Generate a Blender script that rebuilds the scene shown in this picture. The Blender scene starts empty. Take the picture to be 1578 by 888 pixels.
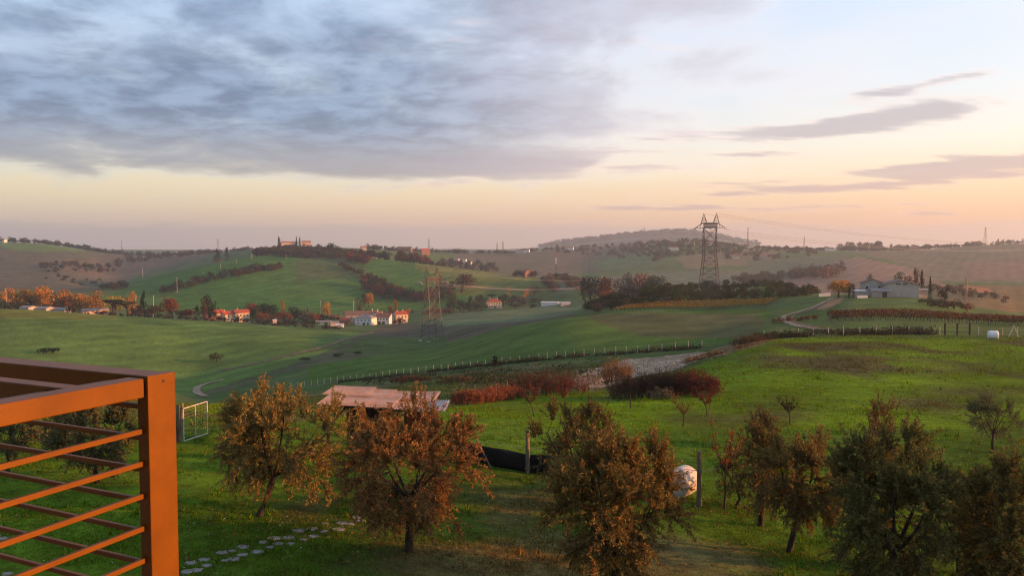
import bpy, math, random
import numpy as np
from math import radians as RAD, sin, cos, pi, sqrt, log, exp
from mathutils import Vector, Matrix

# ------------------------------------------------------------------ camera, sky, sun, exposure
sc = bpy.context.scene
CAMZ, PITCH, F, CX, CY = 8.0, RAD(2.8), 1215.0, 789.0, 444.0
cam_d = bpy.data.cameras.new('camera'); cam = bpy.data.objects.new('camera', cam_d)
sc.collection.objects.link(cam); sc.camera = cam
cam_d.sensor_width = 36.0; cam_d.lens = 36.0 * F / 1578.0
cam_d.clip_start = 0.1; cam_d.clip_end = 40000.0
cam.location = (0, 0, CAMZ); cam.rotation_euler = (RAD(90) - PITCH, 0, 0)

SUN_AZ, SUN_EL = 98.0, 9.0            # clockwise from the view direction, degrees
sun_d = bpy.data.lights.new('sun', 'SUN'); sun = bpy.data.objects.new('sun', sun_d)
sc.collection.objects.link(sun)
sun_d.energy = 5.0; sun_d.angle = RAD(0.6); sun_d.color = (1.0, 0.40, 0.13)
sv = Vector((sin(RAD(SUN_AZ)) * cos(RAD(SUN_EL)), cos(RAD(SUN_AZ)) * cos(RAD(SUN_EL)), sin(RAD(SUN_EL))))
sun.rotation_euler = sv.to_track_quat('Z', 'Y').to_euler()

w = bpy.data.worlds.new('World'); sc.world = w; w.use_nodes = True
nt = w.node_tree; nt.nodes.clear()
def nd(t, **k):
    n = nt.nodes.new(t)
    for a, b in k.items(): setattr(n, a, b)
    return n
def put(sock, v):
    if isinstance(v, (int, float)): sock.default_value = v
    elif isinstance(v, tuple): sock.default_value = v
    else: nt.links.new(v, sock)
def M(op, a, b=0.0, c=0.0):
    n = nd('ShaderNodeMath', operation=op)
    put(n.inputs[0], a); put(n.inputs[1], b)
    if len(n.inputs) > 2: put(n.inputs[2], c)
    return n.outputs[0]
def SS(x, a, b, o0=0.0, o1=1.0):
    n = nd('ShaderNodeMapRange', interpolation_type='SMOOTHSTEP')
    put(n.inputs[0], x); n.inputs[1].default_value = a; n.inputs[2].default_value = b
    n.inputs[3].default_value = o0; n.inputs[4].default_value = o1
    return n.outputs[0]
def MIX(f, a, b):
    n = nd('ShaderNodeMix', data_type='RGBA'); put(n.inputs[0], f); put(n.inputs[6], a); put(n.inputs[7], b)
    return n.outputs[2]
def RAMP(f, stops):
    n = nd('ShaderNodeValToRGB'); e = n.color_ramp.elements
    while len(e) < len(stops): e.new(0.5)
    for el, (p, c) in zip(e, stops): el.position = p; el.color = (*c, 1)
    put(n.inputs[0], f); return n.outputs[0]
tc = nd('ShaderNodeTexCoord'); sep = nd('ShaderNodeSeparateXYZ'); nt.links.new(tc.outputs['Generated'], sep.inputs[0])
DX, DY, DZ = sep.outputs
EL = M('MULTIPLY', M('ARCSINE', DZ), 180 / pi)
AZ = M('MULTIPLY', M('ARCTAN2', DX, DY), 180 / pi)
ELP = M('MAXIMUM', EL, 0.0)
fe = M('SQRT', M('DIVIDE', ELP, 90.0))
def fp(e): return sqrt(e / 90.0)
anti = RAMP(fe, [(0, (.47, .43, .37)), (fp(2), (.60, .53, .42)), (fp(3.6), (.75, .65, .43)), (fp(5.2), (.76, .71, .51)),
                 (fp(8), (.56, .64, .72)), (fp(16), (.36, .52, .78)), (fp(40), (.17, .30, .56)), (1, (.09, .18, .40))])
side = RAMP(fe, [(0, (.98, .50, .30)), (fp(2.2), (1.06, .56, .31)), (fp(4.2), (1.08, .74, .47)), (fp(7), (1.02, .93, .78)),
                 (fp(11), (.86, .90, .94)), (fp(17), (.74, .84, .97)), (fp(40), (.36, .46, .68)), (1, (.14, .22, .42))])
tsun = M('MULTIPLY_ADD', M('COSINE', M('MULTIPLY', M('SUBTRACT', AZ, SUN_AZ), pi / 180)), 0.62, 0.56)
tsun = M('MINIMUM', M('MAXIMUM', tsun, 0.0), 1.0)
grad = MIX(tsun, anti, side)
sky = nd('ShaderNodeTexSky', sky_type='NISHITA'); sky.sun_disc = False
sky.sun_elevation = RAD(SUN_EL); sky.sun_rotation = RAD(SUN_AZ)
sky.air_density = 1.2; sky.dust_density = 2.0
nsk = nd('ShaderNodeVectorMath', operation='SCALE'); nt.links.new(sky.outputs[0], nsk.inputs[0]); nsk.inputs['Scale'].default_value = 0.12
grs = nd('ShaderNodeVectorMath', operation='SCALE'); nt.links.new(grad, grs.inputs[0]); grs.inputs['Scale'].default_value = 0.82
base_sky = MIX(0.85, nsk.outputs[0], grs.outputs[0])
# clouds on a flat layer overhead
inv = M('DIVIDE', 1.0, M('ADD', M('MAXIMUM', DZ, 0.0), 0.11))
QX, QY = M('MULTIPLY', DX, inv), M('MULTIPLY', DY, inv)
def NOISE(sx, sy, sz, scale, detail, rough, dist=0.0):
    c = nd('ShaderNodeCombineXYZ')
    put(c.inputs[0], M('ADD', M('MULTIPLY', QX, sx), M('MULTIPLY', QY, 0.12))); put(c.inputs[1], M('MULTIPLY', QY, sy)); c.inputs[2].default_value = sz
    n = nd('ShaderNodeTexNoise'); nt.links.new(c.outputs[0], n.inputs['Vector'])
    n.inputs['Scale'].default_value = scale; n.inputs['Detail'].default_value = detail
    n.inputs['Roughness'].default_value = rough; n.inputs['Distortion'].default_value = dist
    return n.outputs['Fac']
n1 = NOISE(1.25, 1.0, 3.7, 1.45, 8, 0.57, 0.3)
n2 = NOISE(1.0, 1.0, 9.1, 4.2, 6, 0.62, 0.3)
n3 = NOISE(0.55, 1.3, 5.2, 2.2, 6, 0.58, 0.2)
def BLOB(az0, el0, saz, sel, amp, tilt=0.0):
    a = M('SUBTRACT', AZ, az0)
    x = M('DIVIDE', a, saz)
    y = M('DIVIDE', M('SUBTRACT', M('SUBTRACT', EL, el0), M('MULTIPLY', a, tilt)), sel)
    r = M('ADD', M('MULTIPLY', x, x), M('MULTIPLY', y, y))
    return M('MULTIPLY', M('EXPONENT', M('MULTIPLY', r, -1.0)), amp)
def ADDS(l):
    o = l[0]
    for k in l[1:]: o = M('ADD', o, k)
    return o
# great bank: a broad layer with a straight lower edge
bank = M('MULTIPLY', M('MULTIPLY', SS(EL, 4.0, 6.0), SS(EL, 18.0, 9.0, 0.40, 1.0)), SS(M('SUBTRACT', AZ, M('MULTIPLY', M('SUBTRACT', EL, 6.0), 1.3)), 26.0, -14.0))
bias1 = ADDS([M('MULTIPLY', bank, 0.44), BLOB(14, 16.8, 14, 2.4, .20), BLOB(-2, 6.0, 11, .95, .22), BLOB(1.5, 9.2, 8, 1.3, .14), SS(EL, 19, 34, 0.0, 0.20)])
bias2 = ADDS([BLOB(14.5, 7.9, 7.0, .55, .30), BLOB(27.5, 8.7, 8, .85, .30, 0.08), BLOB(30, 10.8, 7, .5, .28, 0.12), BLOB(22, 4.1, 13, .5, .33, 0.05), BLOB(28, 5.2, 9, .40, .30, 0.04),
              BLOB(3, 6.1, 9, .7, .30), BLOB(18, 2.9, 14, .30, .22), BLOB(-70, 8, 20, 2, .2), BLOB(75, 9, 20, 2, .2)])
d1 = M('MULTIPLY', SS(M('ADD', n1, bias1), .50, .96), SS(M('SUBTRACT', AZ, M('MULTIPLY', EL, .8)), 26.0, -12.0, 0.30, 1.0))
d2 = SS(M('ADD', n3, bias2), .58, .80)
low = SS(ADDS([M('MULTIPLY', M('SUBTRACT', n1, .5), 1.6), M('SUBTRACT', 1.75, EL)]), -0.05, 0.22)
ccol = MIX(SS(EL, 5.0, 9.5), MIX(tsun, (.20, .235, .275, 1), (.38, .30, .29, 1)), MIX(SS(n2, .35, .65), (.090, .140, .225, 1), (.200, .280, .405, 1)))
ccol = MIX(M('MULTIPLY', SS(AZ, -12, 12), .7), ccol, (.56, .47, .49, 1))
thin1 = MIX(SS(d1, 0.05, 0.75), MIX(SS(AZ, -16, 10), (.40, .51, .63, 1), (.82, .70, .67, 1)), ccol)
c2 = MIX(SS(d2, 0.15, 0.8), (.78, .54, .46, 1), MIX(SS(EL, 2, 9), (.44, .31, .30, 1), (.36, .32, .35, 1)))
o = MIX(M('MULTIPLY', low, 0.55), base_sky, MIX(tsun, (.30, .29, .27, 1), (.62, .42, .35, 1)))
o = MIX(M('MULTIPLY', d2, 0.75), o, c2)
o = MIX(M('MULTIPLY', M('MULTIPLY', d1, SS(EL, 2.5, 5.0)), 0.90), o, thin1)
o = MIX(SS(EL, -0.5, -4.0), o, (.20, .17, .14, 1))
bg = nd('ShaderNodeBackground'); nt.links.new(o, bg.inputs[0]); bg.inputs[1].default_value = 0.78; w.cycles.sampling_method = 'MANUAL'; w.cycles.sample_map_resolution = 256
wo = nd('ShaderNodeOutputWorld'); nt.links.new(bg.outputs[0], wo.inputs[0])

sc.view_settings.view_transform = 'Standard'; sc.view_settings.look = 'None'
sc.view_settings.gamma = 1.0; sc.view_settings.use_curve_mapping = False
sc.view_settings.exposure = 1.0
sc.cycles.max_bounces = 6; sc.cycles.diffuse_bounces = 2; sc.cycles.glossy_bounces = 2
sc.cycles.transmission_bounces = 3; sc.cycles.transparent_max_bounces = 8; sc.cycles.volume_bounces = 0
sc.cycles.use_denoising = True; sc.cycles.filter_width = 1.15
sc.cycles.sample_clamp_indirect = 4.0

# ------------------------------------------------------------------ helpers
COL = sc.collection
rng = np.random.default_rng(7)
def ray(px, py):
    a = (px - CX) / F; b = (CY - py) / F
    return a, cos(PITCH) + b * sin(PITCH), -sin(PITCH) + b * cos(PITCH)
def PT(px, py, Y):
    a, dy, dz = ray(px, py); t = Y / dy
    return Vector((a * t, Y, CAMZ + dz * t))
def link(o, parent=None):
    COL.objects.link(o)
    if parent is not None: o.parent = parent
    return o
def tag(o, label=None, cat=None, group=None, kind=None):
    if label: o['label'] = label
    if cat: o['category'] = cat
    if group: o['group'] = group
    if kind: o['kind'] = kind
    return o
def empty(name, loc, rz=0.0, label=None, cat=None, group=None):
    o = bpy.data.objects.new(name, None); o.empty_display_size = 0.2
    o.location = loc; o.rotation_euler = (0, 0, rz); COL.objects.link(o)
    return tag(o, label, cat, group)
def fastmesh(name, V, groups, mats, smooth=False, vcol=None):
    """groups: list of (faces ndarray (n,k), material index)"""
    me = bpy.data.meshes.new(name)
    V = np.asarray(V, np.float32)
    me.vertices.add(len(V)); me.vertices.foreach_set('co', V.ravel())
    loops = np.concatenate([np.asarray(f, np.int32).ravel() for f, _ in groups])
    tot = np.concatenate([np.full(len(f), np.shape(f)[1], np.int32) for f, _ in groups])
    mi = np.concatenate([np.full(len(f), m, np.int32) for f, m in groups])
    start = np.concatenate([[0], np.cumsum(tot)[:-1]]).astype(np.int32)
    me.loops.add(len(loops)); me.loops.foreach_set('vertex_index', loops)
    me.polygons.add(len(tot)); me.polygons.foreach_set('loop_start', start); me.polygons.foreach_set('loop_total', tot)
    me.polygons.foreach_set('material_index', mi)
    if smooth: me.polygons.foreach_set('use_smooth', np.ones(len(tot), bool))
    me.update(calc_edges=True)
    for m in mats: me.materials.append(m)
    if vcol is not None:
        at = me.color_attributes.new('Col', 'FLOAT_COLOR', 'POINT')
        c = np.ones((len(V), 4), np.float32); c[:, :3] = vcol
        at.data.foreach_set('color', c.ravel())
    return me
class MB:
    def __init__(s): s.v = []; s.f = []; s.n = 0
    def add(s, V, Fc):
        k = s.n
        s.v.extend(V); s.n += len(V)
        for f in Fc: s.f.append([i + k for i in f])
    def box(s, c, size, R=None):
        hx, hy, hz = size[0] / 2, size[1] / 2, size[2] / 2
        V = [Vector((x * hx, y * hy, z * hz)) for x in (-1, 1) for y in (-1, 1) for z in (-1, 1)]
        if R is not None: V = [R @ v for v in V]
        c = Vector(c); V = [tuple(v + c) for v in V]
        s.add(V, [(0, 1, 3, 2), (4, 6, 7, 5), (0, 4, 5, 1), (2, 3, 7, 6), (0, 2, 6, 4), (1, 5, 7, 3)]); return s
    def bar(s, a, b, w, h=None, up=(0, 0, 1)):
        a = Vector(a); b = Vector(b); d = b - a; L = d.length
        if L < 1e-6: return s
        y = d / L; u = Vector(up)
        if abs(y.dot(u)) > .98: u = Vector((1, 0, 0))
        x = y.cross(u).normalized(); z = x.cross(y)
        return s.box((a + b) / 2, (w, L, h or w), Matrix((x, y, z)).transposed())
    def tube(s, pts, rad, n=6, cap=True):
        P = [Vector(p) for p in pts]; rings = []
        ref = Vector((0, 0, 1))
        for i, p in enumerate(P):
            t = (P[min(i + 1, len(P) - 1)] - P[max(i - 1, 0)]).normalized()
            r_ = ref if abs(t.dot(ref)) < .95 else Vector((1, 0, 0))
            x = t.cross(r_).normalized(); y = x.cross(t)
            r = rad[i] if hasattr(rad, '__len__') else rad
            rings.append([tuple(p + x * (cos(2 * pi * k / n) * r) + y * (sin(2 * pi * k / n) * r)) for k in range(n)])
        V = [v for q in rings for v in q]; Fc = []
        for i in range(len(P) - 1):
            for k in range(n):
                Fc.append((i * n + k, i * n + (k + 1) % n, (i + 1) * n + (k + 1) % n, (i + 1) * n + k))
        if cap: Fc.append(tuple(range(n))[::-1]); Fc.append(tuple((len(P) - 1) * n + k for k in range(n)))
        s.add(V, Fc); return s
    def mesh(s, name, mat, smooth=False):
        me = bpy.data.meshes.new(name); me.from_pydata([tuple(v) for v in s.v], [], s.f); me.update()
        if smooth: me.polygons.foreach_set('use_smooth', np.ones(len(me.polygons), bool))
        me.materials.append(mat); return me
    def build(s, name, mat, parent=None, smooth=False, loc=None):
        o = bpy.data.objects.new(name, s.mesh(name, mat, smooth)); link(o, parent)
        if loc is not None: o.location = loc
        return o
def bevel(o, wd=0.004, seg=2):
    m = o.modifiers.new('edge', 'BEVEL'); m.width = wd; m.segments = seg; m.limit_method = 'ANGLE'
    return o

# ------------------------------------------------------------------ materials
def newmat(name):
    m = bpy.data.materials.new(name); m.use_nodes = True; m.node_tree.nodes.clear(); return m
def mat(name, col, rough=0.8, metal=0.0, var=0.25, scale=3.0, bump=0.0, bscale=None, spec=0.3, col2=None, stretch=(1, 1, 1), detail=5, coat=0.0):
    m = newmat(name); t = m.node_tree; N = t.nodes.new; L = t.links.new
    out = N('ShaderNodeOutputMaterial'); p = N('ShaderNodeBsdfPrincipled'); L(p.outputs[0], out.inputs[0])
    p.inputs['Roughness'].default_value = rough; p.inputs['Metallic'].default_value = metal
    p.inputs['Specular IOR Level'].default_value = spec; p.inputs['Coat Weight'].default_value = coat
    tcn = N('ShaderNodeTexCoord'); mp = N('ShaderNodeMapping'); L(tcn.outputs['Object'], mp.inputs[0]); mp.inputs['Scale'].default_value = stretch
    no = N('ShaderNodeTexNoise'); L(mp.outputs[0], no.inputs['Vector']); no.inputs['Scale'].default_value = scale; no.inputs['Detail'].default_value = detail
    no.inputs['Roughness'].default_value = 0.62
    mr = N('ShaderNodeMapRange'); L(no.outputs['Fac'], mr.inputs[0]); mr.inputs[1].default_value = 0.32; mr.inputs[2].default_value = 0.68
    mx = N('ShaderNodeMix'); mx.data_type = 'RGBA'; L(mr.outputs[0], mx.inputs[0])
    c2 = col2 or tuple(c * (1 - var * 1.4) for c in col); c1 = col if col2 else tuple(min(1, c * (1 + var * .5)) for c in col)
    mx.inputs[6].default_value = (*c2, 1); mx.inputs[7].default_value = (*c1, 1)
    L(mx.outputs[2], p.inputs['Base Color'])
    if bump:
        n2 = N('ShaderNodeTexNoise'); L(mp.outputs[0], n2.inputs['Vector']); n2.inputs['Scale'].default_value = bscale or scale * 3; n2.inputs['Detail'].default_value = 6
        b = N('ShaderNodeBump'); b.inputs['Strength'].default_value = bump; b.inputs['Distance'].default_value = 0.02
        L(n2.outputs['Fac'], b.inputs['Height']); L(b.outputs[0], p.inputs['Normal'])
    return m
def foliage_mat(name, source='object', trans=0.32, var=0.55, back=None, col=None):
    """leaf faces: colour from the object (or the 'Col' attribute), each leaf varied a little"""
    m = newmat(name); t = m.node_tree; N = t.nodes.new; L = t.links.new
    out = N('ShaderNodeOutputMaterial'); df = N('ShaderNodeBsdfDiffuse'); tr = N('ShaderNodeBsdfTranslucent'); mix = N('ShaderNodeMixShader')
    if source == 'object': c = N('ShaderNodeObjectInfo').outputs['Color']
    elif source == 'attr':
        a = N('ShaderNodeAttribute'); a.attribute_name = 'Col'; c = a.outputs['Color']
    else:
        a = N('ShaderNodeRGB'); a.outputs[0].default_value = (*col, 1); c = a.outputs[0]
    g = N('ShaderNodeNewGeometry')
    hs = N('ShaderNodeHueSaturation'); L(c, hs.inputs['Color'])
    m1 = N('ShaderNodeMapRange'); L(g.outputs['Random Per Island'], m1.inputs[0]); m1.inputs[3].default_value = 1 - var; m1.inputs[4].default_value = 1 + var
    L(m1.outputs[0], hs.inputs['Value'])
    wn = N('ShaderNodeTexWhiteNoise'); wn.noise_dimensions = '1D'; L(g.outputs['Random Per Island'], wn.inputs['W'])
    m2 = N('ShaderNodeMapRange'); L(wn.outputs['Value'], m2.inputs[0]); m2.inputs[3].default_value = 0.465; m2.inputs[4].default_value = 0.525
    L(m2.outputs[0], hs.inputs['Hue'])
    cc = hs.outputs[0]
    if back:
        bm = N('ShaderNodeMix'); bm.data_type = 'RGBA'; L(g.outputs['Backfacing'], bm.inputs[0]); L(cc, bm.inputs[6])
        h2 = N('ShaderNodeMix'); h2.data_type = 'RGBA'; h2.inputs[0].default_value = 0.6; L(cc, h2.inputs[6]); h2.inputs[7].default_value = (*back, 1)
        L(h2.outputs[2], bm.inputs[7]); cc = bm.outputs[2]
    L(cc, df.inputs[0]); L(cc, tr.inputs[0]); mix.inputs[0].default_value = trans
    L(df.outputs[0], mix.inputs[1]); L(tr.outputs[0], mix.inputs[2]); L(mix.outputs[0], out.inputs[0])
    return m
M_LEAF = foliage_mat('tree leaves')
M_WOODS = foliage_mat('woodland leaves', 'attr')
M_OLIVE = foliage_mat('olive leaves', 'object', 0.25, 0.6, back=(.15, .15, .055))
M_GRASS = foliage_mat('grass blades', 'attr', 0.35, 0.5)
M_BARK = mat('olive bark', (.060, .047, .036), .95, var=.45, scale=9, bump=.9, bscale=22, spec=.1, stretch=(1, 1, .35))
M_TWIG = mat('twig bark', (.075, .055, .040), .95, var=.4, scale=12, spec=.1)
M_BARKF = mat('bark', (.050, .040, .032), .95, var=.3, scale=1.5, spec=.1)
M_WOODP = mat('weathered post wood', (.20, .155, .115), .9, var=.4, scale=6, bump=.6, stretch=(2, 2, .4), spec=.15)
M_DARKP = mat('dark creosoted post', (.055, .035, .028), .9, var=.4, scale=4, bump=.4, spec=.15)
M_CONC = mat('pale concrete post', (.46, .43, .37), .9, var=.3, scale=4, spec=.2)
M_WIRE = mat('galvanised wire', (.30, .29, .28), .5, .6, var=.2)
M_STEEL = mat('galvanised lattice steel', (.12, .115, .11), .6, .25, var=.35, scale=.8)
M_INSUL = mat('glass insulator', (.42, .42, .40), .35, var=.1)
M_CABLE = mat('aluminium cable', (.32, .30, .28), .5, .3, var=.1)
# the railing: brown painted steel
M_RAIL = mat('brown painted steel', (.152, .052, .001), .45, 0.0, var=.16, scale=9, bump=.06, bscale=220, spec=.18)
# ------------------------------------------------------------------ terrain: feature lines (column, depth in metres, row) from near to far
def flat(Y, z=0.0, dz=()):
    return [(px, Y, 0, z) for px in (-200, 1800)]
LINES = [
 [(-200, 11, None, 0.0), (1800, 11, None, 0.0)],
 [(-200, 18, None, .15), (300, 18, None, .1), (900, 18, None, -.1), (1800, 18, None, -.35)],
 [(-200, 23, None, .2), (300, 23, None, .1), (600, 23, None, -.1), (900, 23, None, -.5), (1200, 23, None, -.8), (1800, 23, None, -.8)],
 [(-200, 31, None, .1), (290, 31, None, .1), (600, 31, None, -.5), (820, 31, None, -1.0), (1100, 31, None, -1.1), (1800, 31, None, -1.3)],
 [(-200, 43, 655), (300, 40, 652), (500, 43, 656), (720, 45, 652), (900, 46, 653), (1060, 46, 655), (1300, 46, 655), (1578, 46, 655), (1800, 46, 655)],
 [(-200, 52, 642), (300, 46, 642), (500, 54, 640), (720, 62, 624), (850, 72, 610), (950, 86, 592), (1030, 90, 578), (1100, 112, 549), (1180, 125, 527), (1300, 128, 520), (1400, 130, 518), (1578, 130, 519), (1800, 130, 521)],
 [(-200, 260, 570), (0, 260, 570), (200, 255, 590), (300, 240, 612), (400, 225, 604), (480, 210, 593), (600, 195, 580), (760, 175, 562), (900, 160, 549), (1000, 152, 543), (1090, 147, 536), (1180, 140, 521), (1300, 150, 512), (1400, 155, 509), (1578, 160, 510), (1800, 160, 512)],
 [(-200, 450, 470), (0, 450, 476), (170, 455, 487), (330, 468, 497), (420, 470, 503), (500, 460, 512), (560, 430, 520), (620, 400, 529), (665, 385, 531), (720, 350, 520), (785, 330, 503), (850, 318, 492), (905, 310, 486), (1000, 300, 483), (1100, 295, 483), (1180, 285, 481), (1240, 262, 480), (1300, 240, 476), (1400, 230, 477), (1480, 225, 487), (1578, 215, 496), (1800, 215, 500)],
 [(-200, 540, 476), (0, 540, 482), (170, 540, 489), (330, 560, 494), (420, 560, 500), (500, 560, 503), (560, 575, 501), (620, 570, 499), (665, 540, 498), (720, 500, 497), (785, 440, 499), (850, 430, 490), (890, 425, 482), (915, 420, 473), (950, 420, 459), (1000, 420, 449), (1093, 418, 446), (1180, 420, 443), (1240, 415, 447), (1280, 380, 454), (1320, 330, 455), (1400, 315, 456), (1440, 310, 461), (1500, 320, 476), (1578, 330, 489), (1800, 330, 492)],
 [(-200, 700, 462), (0, 700, 466), (150, 690, 474), (330, 690, 481), (500, 700, 483), (600, 720, 484), (690, 720, 482), (760, 745, 475), (830, 760, 474), (890, 700, 477), (950, 650, 474), (1000, 640, 468), (1180, 640, 464), (1300, 600, 466), (1400, 520, 466), (1500, 470, 470), (1578, 460, 484), (1800, 460, 488)],
 [(-200, 840, 442), (0, 850, 443), (100, 880, 445), (180, 930, 442), (250, 980, 424), (300, 1000, 411), (380, 1050, 396), (450, 1090, 391), (520, 1110, 394), (580, 1080, 399), (650, 1040, 407), (700, 1000, 413), (780, 950, 424), (850, 890, 429), (890, 860, 435), (920, 840, 450), (1000, 800, 456), (1100, 800, 452), (1180, 800, 446), (1300, 780, 445), (1400, 720, 443), (1450, 700, 440), (1578, 700, 444), (1800, 700, 446)],
 [(-200, 1000, 432), (0, 1000, 434), (100, 1010, 436), (180, 1080, 446), (250, 1150, 430), (300, 1200, 418), (380, 1240, 400), (450, 1250, 397), (520, 1260, 399), (600, 1250, 404), (700, 1200, 424), (780, 1180, 436), (850, 1150, 440), (920, 1150, 440), (1000, 1150, 434), (1100, 1120, 432), (1180, 1100, 432), (1250, 1080, 424), (1320, 1050, 420), (1400, 1000, 428), (1578, 950, 436), (1800, 950, 438)],
 [(-200, 1650, 368), (0, 1700, 374), (60, 1700, 375), (110, 1700, 382), (170, 1700, 392), (230, 1600, 398), (300, 1500, 395), (380, 1400, 386), (440, 1350, 379), (500, 1350, 381), (560, 1400, 384), (620, 1450, 388), (700, 1700, 391), (780, 1800, 393), (850, 2000, 385), (900, 2100, 381), (960, 2100, 378), (1020, 2000, 373), (1070, 2000, 371), (1130, 1950, 380), (1200, 1800, 386), (1290, 1750, 387), (1400, 1750, 386), (1450, 1800, 383), (1500, 1850, 378), (1578, 1900, 376), (1800, 1900, 374)],
 [(-200, 2700, 389), (800, 2900, 391), (1800, 2700, 389)],
 [(-200, 4200, 383), (200, 4200, 385), (400, 4200, 385), (600, 4200, 383), (780, 4400, 385), (850, 4800, 380), (900, 4800, 374), (950, 4800, 368), (1000, 4800, 363), (1040, 4800, 360), (1070, 4800, 360), (1110, 4800, 369), (1150, 4800, 377), (1180, 4800, 381), (1230, 4700, 382), (1400, 4500, 385), (1800, 4500, 385)],
 [(-200, 6000, 389), (1800, 6000, 389)],
 [(-200, 7600, 387), (1800, 7600, 387)],
]
TXS = np.linspace(-1.0, 1.0, 1201)
KY, KS = [], []
def gsm(a, k):
    x = np.arange(-3 * k, 3 * k + 1); g = np.exp(-.5 * (x / k) ** 2); g /= g.sum()
    return np.convolve(np.pad(a, 3 * k, mode='edge'), g, mode='valid')
for ln_ in LINES:
    tx, yy, ss = [], [], []
    for e in ln_:
        if e[2] is None:
            s = (e[3] - CAMZ) / e[1]; t = (e[0] - CX) / F
        else:
            a, dy, dz = ray(e[0], e[2]); s = dz / dy; t = a / dy
        tx.append(t); yy.append(log(e[1])); ss.append(s)
    KY.append(gsm(np.interp(TXS, tx, yy), 8)); KS.append(gsm(np.interp(TXS, tx, ss), 8))
KY, KS = np.array(KY), np.array(KS)
# monotone cubic (pchip) slopes for every column
_h = np.diff(KY, axis=0); _d = np.diff(KS, axis=0) / _h
KD = np.zeros_like(KS)
_w1 = 2 * _h[1:] + _h[:-1]; _w2 = _h[1:] + 2 * _h[:-1]
with np.errstate(divide='ignore', invalid='ignore'):
    _m = (_w1 + _w2) / (_w1 / _d[:-1] + _w2 / _d[1:])
KD[1:-1] = np.where(_d[:-1] * _d[1:] > 0, _m, 0.0)
KD[0] = _d[0]; KD[-1] = 0
def vnoise(x, y, seed=0):
    """smooth value noise in about -1..1"""
    xi = np.floor(x).astype(np.int64); yi = np.floor(y).astype(np.int64)
    fx = x - xi; fy = y - yi; fx = fx * fx * (3 - 2 * fx); fy = fy * fy * (3 - 2 * fy)
    def h(a, b):
        n = (a * 374761393 + b * 668265263 + seed * 1442695041) & 0x7fffffff
        n = ((n ^ (n >> 13)) * 1274126177) & 0x7fffffff
        return ((n ^ (n >> 16)) & 0xffff) / 32767.5 - 1.0
    return (h(xi, yi) * (1 - fx) + h(xi + 1, yi) * fx) * (1 - fy) + (h(xi, yi + 1) * (1 - fx) + h(xi + 1, yi + 1) * fx) * fy
def fbm(x, y, seed=0, o=4):
    s = 0; a = 1.0
    for k in range(o): s = s + a * vnoise(x * 2 ** k, y * 2 ** k, seed + k); a *= .5
    return s / 1.6
def height(X, Y):
    X = np.asarray(X, float); Y = np.asarray(Y, float)
    Yc = np.clip(Y, 11.0, 7600.0); t = np.clip(X / np.maximum(Yc, np.where(Y < 11, 30.0, 1)), -0.999, 0.999)
    u = (t + 1.0) / 2.0 * 1200; i = np.clip(u.astype(int), 0, 1199); fr = u - i
    def col(A, k): return A[k, i] * (1 - fr) + A[k, i + 1] * fr
    l = np.log(Yc); S = np.zeros_like(X)
    n = len(KY)
    for k in range(n - 1):
        y0, y1 = col(KY, k), col(KY, k + 1)
        mk = (l >= y0) & (l <= y1) if k == 0 else (l > y0) & (l <= y1)
        if not mk.any(): continue
        hh = y1 - y0; q = (l - y0) / hh
        s0, s1, d0, d1 = col(KS, k), col(KS, k + 1), col(KD, k), col(KD, k + 1)
        q2 = q * q; q3 = q2 * q
        v = (2 * q3 - 3 * q2 + 1) * s0 + (q3 - 2 * q2 + q) * hh * d0 + (-2 * q3 + 3 * q2) * s1 + (q3 - q2) * hh * d1
        S = np.where(mk, v, S)
    z = CAMZ + S * Yc
    z = np.where(Y < 11, 0.0, z)
    amp = np.clip((Y - 8) / 400, 0, 1)
    z = z + fbm(X / 3.0, Y / 3.0, 3, 3) * 0.05 * np.clip((Y - 8) / 10, 0, 1) + fbm(X / 45., Y / 45., 5, 4) * 0.9 * amp + fbm(X / 260., Y / 260., 9, 3) * 2.2 * np.clip((Y - 700) / 1500, 0, 1)
    return z
def gz(x, y): return float(height(np.array([x]), np.array([y]))[0])
def project(X, Y, Z):
    zr = Z - CAMZ; d = Y * cos(PITCH) - zr * sin(PITCH); u = Y * sin(PITCH) + zr * cos(PITCH)
    return CX + F * X / d, CY - F * u / d
def G(px, Y):
    """ground point in the column px at the depth Y"""
    x = (px - CX) / F * Y
    for _ in range(3):
        z = gz(x, Y); d = Y * cos(PITCH) - (z - CAMZ) * sin(PITCH); x = (px - CX) / F * d
    return Vector((x, Y, gz(x, Y)))
def HIT(px, py, Y0=12.0, Y1=7000.0):
    """first ground point seen at a pixel beyond the depth Y0"""
    a, dy, dz = ray(px, py); Ys = np.exp(np.linspace(log(Y0), log(Y1), 2500))
    X = a / dy * Ys; Z = CAMZ + dz / dy * Ys; h = height(X, Ys)
    k = np.nonzero(Z < h)[0]
    j = k[0] if len(k) else len(Ys) - 1
    return Vector((X[j], Ys[j], h[j]))

# the sheet: columns widen with depth, rows spaced by depth
cols = np.concatenate([np.linspace(-1.28, -0.73, 36)[:-1], np.linspace(-0.73, 0.73, 560), np.linspace(0.73, 1.28, 36)[1:]])
rows = np.concatenate([[-60, -45, -30, -20, -12, -6, -1, 3, 6, 8.5], np.exp(np.linspace(log(10.5), log(7590), 470))])
YY, TT = np.meshgrid(rows, cols, indexing='ij')
XX = TT * np.sqrt(YY ** 2 + 26.0 ** 2)
ZZ = height(XX, YY)
PXg, PYg = project(XX, np.maximum(YY, 1.0), ZZ)
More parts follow.
